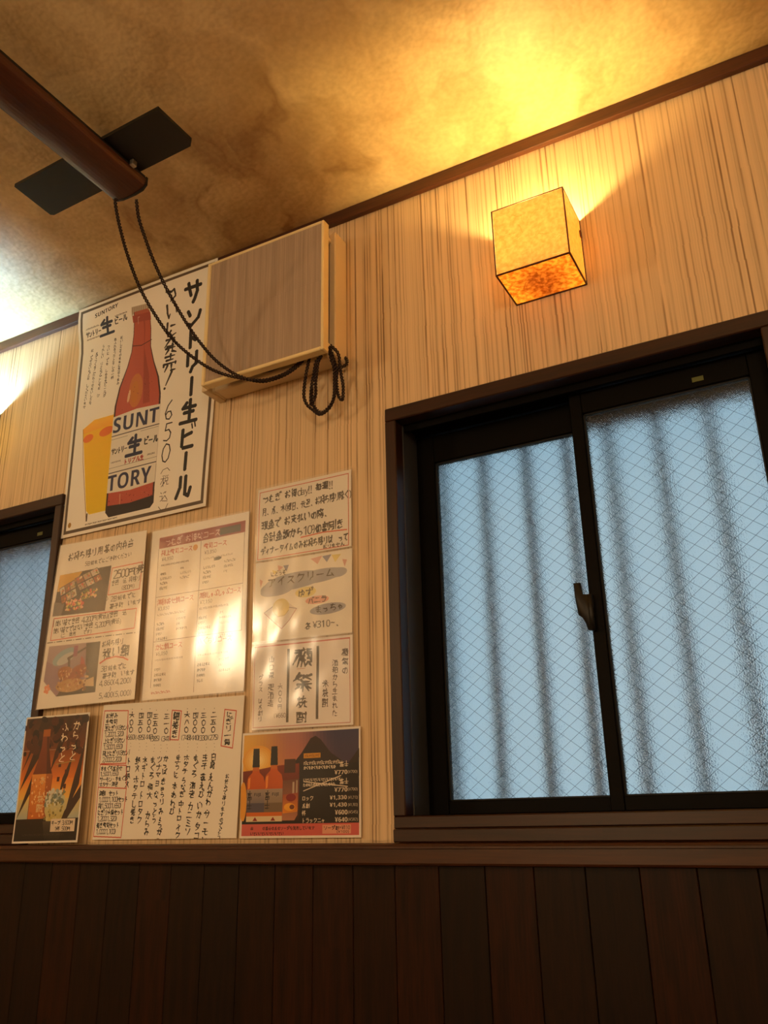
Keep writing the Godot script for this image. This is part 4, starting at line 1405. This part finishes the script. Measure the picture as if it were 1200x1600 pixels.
func wall_lamp(at: Vector3, label: String, color: Color, energy: float) -> Node3D:      # at: middle of the back, at the foot
	var t := thing("wall_lamp", at, label, "lamp", "paper cube wall lamps")
	var w := 0.1000 * U / 2.0
	var h := 0.1035 * U
	var d := 0.0800 * U
	var b := 0.0012
	add_box("front_panel", Vector3(-w + b, b, d - 0.0006), Vector3(w - b, h - b, d), M.washi, t, 0.0)
	add_box("side_panel", Vector3(-w, b, b), Vector3(-w + 0.0006, h - b, d - b), M.washi, t, 0.0)
	add_box("side_panel", Vector3(w - 0.0006, b, b), Vector3(w, h - b, d - b), M.washi, t, 0.0)
	add_box("bottom_panel", Vector3(-w + b, 0.0, b), Vector3(w - b, 0.0006, d - b), M.mottled, t, 0.0)
	var st := start()
	var r := 0.0011
	for x in [-w, w]:
		for z in [r, d]:
			tube(st, PackedVector3Array([Vector3(x, 0, z), Vector3(x, h, z)]), r, 6)
		for y in [0.0, h]:
			tube(st, PackedVector3Array([Vector3(x, y, r), Vector3(x, y, d)]), r * (1.3 if y == 0.0 else 0.7), 6)
	for y in [0.0, h]:
		for z in [r, d]:
			tube(st, PackedVector3Array([Vector3(-w, y, z), Vector3(w, y, z)]), r * (1.3 if y == 0.0 else 0.7), 6)
	obj("frame", st, M.lamp_edge, t)
	add_box("back_plate", Vector3(-0.03, 0.02, 0.0006), Vector3(0.03, 0.075, 0.006), M.cream_dull, t, 0.001)
	add_box("clip", Vector3(w - 0.0002, h * 0.70, 0.003), Vector3(w + 0.002, h * 0.80, 0.010), M.lamp_edge, t, 0.0006)
	st = start()
	lathe(st, [[0.0, 0.030], [0.011, 0.030], [0.012, 0.034], [0.012, 0.052], [0.009, 0.057], [0.0, 0.057]], Transform3D(Basis(), Vector3(0, 0, 0.042)))
	box(st, Vector3(-0.006, 0.036, 0.005), Vector3(0.006, 0.050, 0.036), 0.001)
	obj("socket", st, M.cream_dull, t)
	st = start()
	var prof := [[0.0, 0.0572]]
	for k in range(0, 10):
		var a := -PI / 2 + 0.55 + (PI - 0.55) * k / 9.0
		prof.append([0.0125 * cos(a), 0.0745 + 0.0125 * sin(a)])
	prof[-1][0] = 0.0
	prof[1][0] = 0.007
	lathe(st, prof, Transform3D(Basis(), Vector3(0, 0, 0.042)), 20)
	var bm := mat("glowing_bulb", Color(1, 1, 1), 0.4)
	bm.emission_enabled = true
	bm.emission = color
	bm.emission_energy_multiplier = 3.0
	obj("light_bulb", st, bm, t)
	var l := OmniLight3D.new()
	l.name = "bulb_light"
	l.light_color = color
	l.light_energy = energy
	l.light_size = 0.01
	l.omni_range = 8.0
	l.omni_attenuation = 2.0
	l.shadow_enabled = true
	t.add_child(l)
	l.position = Vector3(0, 0.0745, 0.042)
	return t

func pendant(at: Vector3, label: String, color: Color, energy: float) -> void:  # unseen fill lamp, put in for the general light of the room
	var t := thing("added_pendant_lamp", at, label, "lamp", "unseen paper pendants added to fill the room with light")
	var st := start()
	var prof := []
	for k in 17:
		var a := -PI / 2 + PI * k / 16.0
		prof.append([maxf(0.0, 0.13 * cos(a)), 0.11 * sin(a)])
	lathe(st, prof, Transform3D())
	var m := mat("glowing_paper", Color(0.9, 0.8, 0.6), 0.7)
	m.emission_enabled = true
	m.emission = color
	m.emission_energy_multiplier = 1.6
	obj("lamp_shade", st, m, t)
	st = start()
	tube(st, PackedVector3Array([Vector3(0, 0.111, 0), Vector3(0, EYE + 0.947 * U - at.y - 0.021, 0)]), 0.003)
	obj("hanging_cord", st, M.cord, t)
	st = start()
	var top := EYE + 0.947 * U - at.y
	lathe(st, [[0.0, top - 0.021], [0.035, top - 0.021], [0.04, top - 0.012], [0.04, top], [0.0, top]], Transform3D())
	obj("ceiling_cap", st, M.cream_dull, t)
	var l := OmniLight3D.new()
	l.name = "fill_light"
	l.light_color = color
	l.light_energy = energy
	l.light_size = 0.1
	l.omni_range = 9.0
	l.omni_attenuation = 2.0
	l.shadow_enabled = true
	t.add_child(l)

# ------------------------------------------------------------------ the scene
func _ready() -> void:
	# camera
	var cam := Camera3D.new()
	cam.name = "camera"
	add_child(cam)
	cam.transform = Transform3D(Basis(Vector3(0.8802592, -0.0196541, -0.4740859), Vector3(0.1764413, 0.9410535, 0.2885944), Vector3(0.4404682, -0.3376862, 0.8318388)), V(0, 0, 1.0))
	cam.fov = rad_to_deg(2.0 * atan(800.0 / 1325.37))
	cam.near = 0.02
	cam.far = 60.0
	cam.current = true
	# daylight
	var env := Environment.new()
	env.background_mode = Environment.BG_SKY
	var sky := Sky.new()
	var sm := ProceduralSkyMaterial.new()
	sm.sky_top_color = lin(0.52, 0.82, 1.0)
	sm.sky_horizon_color = lin(0.56, 0.84, 1.0)
	sm.ground_bottom_color = lin(0.16, 0.20, 0.22)
	sm.ground_horizon_color = lin(0.30, 0.38, 0.42)
	sm.sky_energy_multiplier = 1.0
	sky.sky_material = sm
	env.sky = sky
	env.background_energy_multiplier = 3.0
	env.tonemap_mode = Environment.TONE_MAPPER_LINEAR
	env.tonemap_exposure = 1.0
	env.sdfgi_enabled = true
	env.ssao_enabled = true
	env.ssil_enabled = true
	var we := WorldEnvironment.new()
	we.name = "world_environment"
	we.environment = env
	add_child(we)
	# lamps: colours and strengths (the fittings are built further down)
	var warm := lin(1.0, 0.66, 0.22)
	var cool := lin(0.45, 0.76, 1.0)
	var room := lin(1.0, 0.76, 0.46)

	for line in GLYPHS.split("\n", false):
		var strokes := []
		for s in line.substr(2).split(" ", false):
			var pts := PackedVector2Array()
			for i in range(0, s.length() - 1, 2):
				pts.append(Vector2(int(s[i]), int(s[i + 1])))
			strokes.append(pts)
		glyphs[line[0]] = strokes
	make_materials()

	# ---- the room
	var top := 0.947
	var lo_y := -EYE / U
	var xa := -2.5
	var xb := 1.1
	var zb := 3.3
	# wall with the two windows, reed-print paper above the rail
	var st := start()
	var cuts := [[xa, -1.7020], [-1.1785, -0.5193], [0.0050, xb]]
	for c in cuts:
		box(st, V(c[0], -0.030, -0.12), V(c[1], 0.5600, 0.0), 0.0, Vector2.ZERO, 1)
	box(st, V(xa, 0.5600, -0.12), V(xb, top, 0.0), 0.0, Vector2.ZERO, 1)
	box(st, V(xa, -0.0562, -0.12), V(xb, -0.0285, 0.0), 0.0, Vector2.ZERO, 1)
	box(st, V(xa, lo_y, -0.12), V(xb, -0.0562, -0.004), 0.0, Vector2.ZERO, 1)
	var back := obj("wall_back", st, M.paper)
	struct(back)
	var joint := -0.8769 - 27 * 0.0591
	var k := 0
	while joint < xb:
		st = start()
		var a := maxf(joint, xa)
		box(st, V(a + 0.0002, lo_y, -0.004), V(minf(joint + 0.0589, xb), -0.0562, 0.0055), 0.0009, Vector2(k * 0.37, k * 0.61))
		obj("board", st, M.boards[[0, 2, 3, 0, 1, 2, 0, 2, 3, 1, 1, 0, 2, 0, 3, 2][(k * 5 + k / 3) % 16] if k < 29 or k > 33 else [3, 1, 1, 3, 1][k - 29]], back)
		joint += 0.0591
		k += 1
	# the rest of the room
	var shell := {"wall_left": [V(xa - 0.1, lo_y, -0.12), V(xa, top, zb)], "wall_right": [V(xb, lo_y, -0.12), V(xb + 0.1, top, zb)], "wall_front": [V(xa - 0.1, lo_y, zb), V(xb + 0.1, top, zb + 0.1)]}
	for n in shell:
		struct(add_box(n, shell[n][0], shell[n][1], M.paper, self, 0.0, Vector2.ZERO, 1))
	struct(add_box("floor", V(xa - 0.1, lo_y - 0.08, -0.12), V(xb + 0.1, lo_y, zb + 0.1), M.floor, self, 0.0))
	struct(add_box("ceiling", V(xa - 0.1, top, -0.12), V(xb + 0.1, top + 0.1, zb + 0.1), M.plaster, self, 0.0))
	# ceiling trim and chair rail
	struct(add_box("trim_1", V(xa, top - 0.0210, 0.0), V(xb, top, 0.0095), M.trim, self, 0.001))
	st = start()
	var prof := PackedVector2Array([Vector2(0, -0.0310), Vector2(0.012, -0.0310), Vector2(0.0165, -0.0322), Vector2(0.0180, -0.0350), Vector2(0.0180, -0.0372), Vector2(0.0168, -0.0380), Vector2(0.0168, -0.0535), Vector2(0.0155, -0.0560), Vector2(0, -0.0560)])
	for i in prof.size():
		prof[i] = prof[i] * U
	prism(st, prof, 0.0, (xb - xa) * U, Transform3D(Basis(Vector3(0, 0, 1), Vector3(0, 1, 0), Vector3(-1, 0, 0)), Vector3(xb * U, EYE, 0)))
	var rail := obj("trim_2", st, M.rail)
	struct(rail)
	M.rail.uv1_scale = Vector3(4.0, 1.0, 1.0)
	window("window_1", 0.0)
	window("window_2", -1.183)

	# ---- outside: translucent screen fence with dark battens, and the eave over the windows
	var f := thing("screen_fence", V(-0.7, lo_y, -0.175), "pale translucent screen fence with dark battens outside the frosted windows", "fence")
	var bx := [-0.4367, -0.3669, -0.3030, -0.2400, -0.1705, -0.0997]
	for i in 6:
		bx.append(bx[5] + 0.0705 * (i + 1))
	for i in 24:
		bx.insert(0, bx[0] - 0.0705)
	for i in bx.size():
		var lo := V(bx[i] - 0.0064, lo_y, -0.168) - f.position
		add_box("batten", lo, V(bx[i] + 0.0064, 1.05, -0.155) - f.position, M.batten, f, 0.002)
		if i + 1 < bx.size():
			add_box("panel", V(bx[i] + 0.0002, lo_y, -0.1735) - f.position, V(bx[i + 1] - 0.0002, 1.04, -0.1705) - f.position, M.sheeting, f, 0.0)
	struct(add_box("trim_3", V(xa, 0.5265, -0.150), V(xb, 0.62, -0.1202), M.eave, self, 0.002))

	# ---- ceiling beam with its black board, cords
	var bm := thing("ceiling_rail", V(-0.80, top, 0.30), "rounded dark brown wooden rail under the ceiling, crossed by a black board", "rail")
	st = start()
	var half := []
	for i in 17:
		var t := PI + PI * i / 16.0
		half.append(Vector2(0.0330 * U * cos(t), 0.0120 * U * sin(t) * (1.0 if absf(cos(t)) < 0.97 else 0.9)))
	half.append(Vector2(0.0330 * U, 0.006))
	half.append(Vector2(-0.0330 * U, 0.006))
	prism(st, PackedVector2Array(half), 0.0, 1.75 * U, Transform3D(Basis(), V(-0.8040, 0.8830, 0.2700) - bm.position))
	obj("wooden_rail", st, M.beam, bm)
	add_box("rail_cap_strip", V(-0.8375, 0.8888, 0.2710) - bm.position, V(-0.7705, 0.8935, 2.02) - bm.position, M.black_board, bm, 0.001)
	st = start()
	prism(st, PackedVector2Array([Vector2(-0.0325 * U, -0.0040 * U), Vector2(-0.026 * U, -0.0090 * U), Vector2(-0.012 * U, -0.0128 * U), Vector2(0.012 * U, -0.0132 * U), Vector2(0.027 * U, -0.0110 * U), Vector2(0.0340 * U, -0.0040 * U), Vector2(0.0340 * U, 0.010), Vector2(-0.0325 * U, 0.010)]), -0.0035, 0.0, Transform3D(Basis(), V(-0.8040, 0.8830, 0.2700) - bm.position))
	obj("end_cap", st, M.dark_plastic, bm)
	st = start()
	var bp := PackedVector2Array()
	for p in [[-0.9570, 0.3490], [-0.9605, 0.2790], [-0.9560, 0.2755], [-0.6760, 0.2830], [-0.6685, 0.2900], [-0.6700, 0.3560]]:
		bp.append(Vector2(p[0] * U, -p[1] * U))
	prism(st, bp, 0.0, 0.006, Transform3D(Basis(Vector3(1, 0, 0), Vector3(0, 0, -1), Vector3(0, 1, 0)), Vector3(0, EYE + 0.8945 * U, 0) - bm.position))
	obj("mounting_board", st, M.black_board, bm)
	add_box("spacer", V(-0.815, 0.9001, 0.300) - bm.position, V(-0.785, 0.947, 0.320) - bm.position, M.black_board, bm, 0.002)
	add_box("metal_clip", V(-0.7690, 0.8850, 0.297) - bm.position, V(-0.7620, 0.8945, 0.306) - bm.position, M.steel, bm, 0.001)

	# ---- ventilation fan
	var fan := thing("ventilation_fan", V(-0.71, 0.77, 0.0), "square ventilation fan with cream frame and grey striped front panel", "fan")
	var at := func(x: float, y: float, z: float) -> Vector3: return V(x, y, z) - fan.position
	st = start()
	box(st, at.call(-0.8330, 0.6590, 0.0003), at.call(-0.8200, 0.8850, 0.0350), 0.002)
	box(st, at.call(-0.6010, 0.6590, 0.0003), at.call(-0.5885, 0.8850, 0.0350), 0.002)
	box(st, at.call(-0.8200, 0.8730, 0.0003), at.call(-0.6010, 0.8850, 0.0350), 0.002)
	box(st, at.call(-0.8200, 0.6590, 0.0003), at.call(-0.6010, 0.6700, 0.0350), 0.002)
	box(st, at.call(-0.8200, 0.6700, 0.0003), at.call(-0.6010, 0.8730, 0.0240), 0.0)
	obj("body", st, M.cream_dull, fan)
	st = start()
	lathe(st, [[0.0, 0.0], [0.108, 0.0], [0.108, 0.010], [0.100, 0.026], [0.085, 0.028], [0.0, 0.028]], Transform3D(Basis(Vector3(1, 0, 0), Vector3(0, 0, 1), Vector3(0, -1, 0)), at.call(-0.7080, 0.7660, 0.0260)), 40)
	obj("fan_drum", st, M.dark_plastic, fan)
	for p in [[-0.815, 0.675], [-0.600, 0.675], [-0.815, 0.868], [-0.600, 0.868]]:
		add_box("spacer_post", at.call(p[0] - 0.004, p[1] - 0.004, 0.0350), at.call(p[0] + 0.004, p[1] + 0.004, 0.0560), M.cream_dull, fan, 0.001)
	st = start()
	var pa := [-0.8145, -0.5852, 0.6485, 0.8790]
	box(st, at.call(pa[0], pa[2], 0.0595), at.call(pa[0] + 0.0075, pa[3], 0.0755), 0.0015)
	box(st, at.call(pa[1] - 0.0050, pa[2], 0.0595), at.call(pa[1], pa[3], 0.0755), 0.0015)
	box(st, at.call(pa[0] + 0.0070, pa[3] - 0.0050, 0.0595), at.call(pa[1] - 0.0045, pa[3], 0.0755), 0.0015)
	box(st, at.call(pa[0] + 0.0070, pa[2], 0.0595), at.call(pa[1] - 0.0045, pa[2] + 0.0060, 0.0755), 0.0015)
	var face := add_box("front_panel", at.call(pa[0] + 0.0070, pa[2] + 0.0055, 0.0605), at.call(pa[1] - 0.0045, pa[3] - 0.0045, 0.0740), M.insert, fan, 0.0, Vector2.ZERO, 1)
	obj("panel_frame", st, M.cream, face)
	add_box("bracket", at.call(-0.8360, 0.6560, 0.0003), at.call(-0.8240, 0.6660, 0.0480), M.cream_dull, fan, 0.001)

	var cord := thing("power_cord", V(-0.72, 0.66, 0.06), "dark brown twisted cord drooping from the ceiling rail, coiled at the fan's corner", "cord")
	var rel := func(a: Array) -> Array:
		var o := []
		for p in a:
			o.append(V(p.x, p.y, p.z) - cord.position)
		return o
	st = start()
	twisted(st, rel.call([Vector3(-0.8241, 0.8705, 0.272), Vector3(-0.8241, 0.8651, 0.275), Vector3(-0.8277, 0.8375, 0.260), Vector3(-0.8229, 0.7911, 0.242), Vector3(-0.8226, 0.7525, 0.213), Vector3(-0.8189, 0.7232, 0.183), Vector3(-0.8082, 0.6930, 0.154), Vector3(-0.7868, 0.6667, 0.130), Vector3(-0.7609, 0.6461, 0.107), Vector3(-0.7311, 0.6354, 0.087), Vector3(-0.6984, 0.6304, 0.069), Vector3(-0.6733, 0.6392, 0.054), Vector3(-0.6566, 0.6497, 0.048), Vector3(-0.6423, 0.6604, 0.045)]))
	obj("hanging_strand", st, M.cord, cord)
	st = start()
	twisted(st, rel.call([Vector3(-0.7810, 0.8519, 0.275), Vector3(-0.7868, 0.8320, 0.262), Vector3(-0.7878, 0.8089, 0.246), Vector3(-0.7930, 0.7854, 0.219), Vector3(-0.7938, 0.7604, 0.192), Vector3(-0.7889, 0.7314, 0.165), Vector3(-0.7761, 0.6970, 0.141), Vector3(-0.7583, 0.6649, 0.119), Vector3(-0.7465, 0.6503, 0.099), Vector3(-0.7325, 0.6410, 0.080), Vector3(-0.7033, 0.6312, 0.065), Vector3(-0.6772, 0.6381, 0.052), Vector3(-0.6520, 0.6485, 0.048), Vector3(-0.6376, 0.6624, 0.045)]))
	obj("hanging_strand", st, M.cord, cord)
	for loop in [[Vector3(-0.6257, 0.6557, 0.050), Vector3(-0.6315, 0.6417, 0.047), Vector3(-0.6373, 0.6283, 0.043), Vector3(-0.6411, 0.6143, 0.040), Vector3(-0.6431, 0.6011, 0.037), Vector3(-0.6395, 0.5887, 0.033), Vector3(-0.6316, 0.5800, 0.030), Vector3(-0.6216, 0.5705, 0.030), Vector3(-0.6131, 0.5695, 0.030), Vector3(-0.6021, 0.5759, 0.030), Vector3(-0.5938, 0.5868, 0.032), Vector3(-0.5892, 0.6034, 0.033), Vector3(-0.5869, 0.6195, 0.035), Vector3(-0.5827, 0.6311, 0.040), Vector3(-0.5869, 0.6499, 0.045), Vector3(-0.5899, 0.6660, 0.050)], [Vector3(-0.6008, 0.6513, 0.055), Vector3(-0.6135, 0.6470, 0.050), Vector3(-0.6206, 0.6351, 0.044), Vector3(-0.6274, 0.6205, 0.039), Vector3(-0.6321, 0.6022, 0.035), Vector3(-0.6330, 0.5877, 0.032), Vector3(-0.6299, 0.5916, 0.032), Vector3(-0.6234, 0.6022, 0.035), Vector3(-0.6212, 0.6188, 0.039), Vector3(-0.6156, 0.6349, 0.044), Vector3(-0.6098, 0.6460, 0.050), Vector3(-0.6008, 0.6513, 0.055)], [Vector3(-0.5856, 0.6645, 0.055), Vector3(-0.5781, 0.6557, 0.049), Vector3(-0.5767, 0.6475, 0.044), Vector3(-0.5786, 0.6388, 0.039), Vector3(-0.5784, 0.6229, 0.035), Vector3(-0.5777, 0.6070, 0.031), Vector3(-0.5787, 0.5934, 0.029), Vector3(-0.5822, 0.5848, 0.027), Vector3(-0.5894, 0.5956, 0.025), Vector3(-0.5925, 0.6110, 0.024), Vector3(-0.5944, 0.6333, 0.023), Vector3(-0.5991, 0.6485, 0.021), Vector3(-0.5932, 0.6469, 0.018), Vector3(-0.5874, 0.6477, 0.016), Vector3(-0.5818, 0.6525, 0.013), Vector3(-0.5844, 0.6634, 0.009), Vector3(-0.5907, 0.6705, 0.006)], [Vector3(-0.5868, 0.6554, 0.055), Vector3(-0.5873, 0.6424, 0.048), Vector3(-0.5871, 0.6339, 0.042), Vector3(-0.5900, 0.6145, 0.035), Vector3(-0.5934, 0.5860, 0.033), Vector3(-0.6059, 0.5727, 0.032), Vector3(-0.6180, 0.5724, 0.030), Vector3(-0.6279, 0.5825, 0.030), Vector3(-0.6330, 0.5955, 0.030), Vector3(-0.6332, 0.6168, 0.030)]]:
		st = start()
		twisted(st, rel.call(loop))
		obj("coil_loop", st, M.cord, cord)

	# ---- the two wall lamps in sight
	wall_lamp(V(-0.2605, 0.6745, 0.0), "glowing paper cube lamp over the large window, its warm light fanning up the wall", warm, 0.13)
	wall_lamp(V(-1.4490, 0.6745, 0.0), "paper cube lamp with cool white light at the far left edge, over the second window", cool, 0.21)
	# ---- unseen pendants added behind the viewer for the general light
	pendant(V(-2.22, 0.72, 1.8), "round paper pendant, added unseen behind the viewer at left, where the menus mirror a lamp", room, 0.6)
	pendant(V(-0.85, 0.40, 2.7), "added unseen pendant filling the middle of the room with light, furthest behind the viewer", room, 0.6)
	pendant(V(0.25, 0.60, 1.38), "added unseen pendant brightening the wall and ceiling from the right, behind the viewer", room, 0.3)

	# ---- posters and menus
	var flat := func(u: float, v: float) -> float: return 0.0006 * sin(5.0 * u + 2.0) * sin(6.0 * v)
	poster("beer_poster", [[-1.1876, 0.9440], [-0.8440, 0.9400], [-0.8490, 0.4740], [-1.1783, 0.4755]], print_beer(),
		"tall beer poster with a brown bottle and black headline, partly behind the fan",
		func(u, v): return 0.0105 * (1.0 - smoothstep(0.05, 0.20, v)) + 0.003 * sin(PI * u) * sin(3.0 * v + 0.4) + 0.0025 * sin(7.0 * v + 1.0) * u, -1.0, 0.0050, 0.55)
	poster("takeout_menu", [[-1.1670, 0.4590], [-0.9670, 0.4520], [-0.9650, 0.1780], [-1.1810, 0.1775]], print_takeout(),
		"takeaway menu with two food photographs and handwriting, right under the beer poster", flat, 0.0015, 0.0130)
	poster("course_menu", [[-0.9612, 0.4508], [-0.7640, 0.4498], [-0.7630, 0.1745], [-0.9570, 0.1755]], print_course(),
		"printed course menu sheet with a dark red heading bar and six priced boxes", flat, 0.0025)
	poster("discount_notice", [[-0.7475, 0.4815], [-0.5805, 0.4808], [-0.5810, 0.3625], [-0.7485, 0.3655]], print_notice(),
		"handwritten notice in thick black brush pen inside an orange border", flat, 0.0030)
	poster("ice_cream_menu", [[-0.7478, 0.3625], [-0.5800, 0.3595], [-0.5808, 0.2380], [-0.7465, 0.2425]], print_ice(),
		"pale ice cream card with pastel bunting and a yellow scoop on a dish", flat, 0.0030)
	poster("spirit_menu", [[-0.7462, 0.2400], [-0.5800, 0.2360], [-0.5802, 0.1150], [-0.7460, 0.1180]], print_shochu(),
		"white drink card with large brushed characters between two upright black bars", flat, 0.0030)
	poster("sweet_potato_spirit_poster", [[-1.1990, 0.1655], [-1.0550, 0.1640], [-1.0560, -0.0275], [-1.1990, -0.0290]], print_sweet_potato(),
		"dark orange drink poster with a tall bottle and an iced tumbler", flat, -1.0, 0.0150, 0.4)
	poster("sushi_menu", [[-1.0365, 0.1745], [-0.7605, 0.1680], [-0.7660, -0.0240], [-1.0355, -0.0245]], print_sushi(),
		"wide white sushi menu handwritten in vertical columns with red boxes at its left side", flat, -1.0, 0.0045, 0.5)
	poster("whisky_menu", [[-0.7610, 0.1145], [-0.5690, 0.1125], [-0.5697, -0.0245], [-0.7606, -0.0245]], print_whisky(),
		"dark whisky menu with two amber bottles, a sunset mountain and a pink strip", flat, -1.0, 0.0045, 0.35)
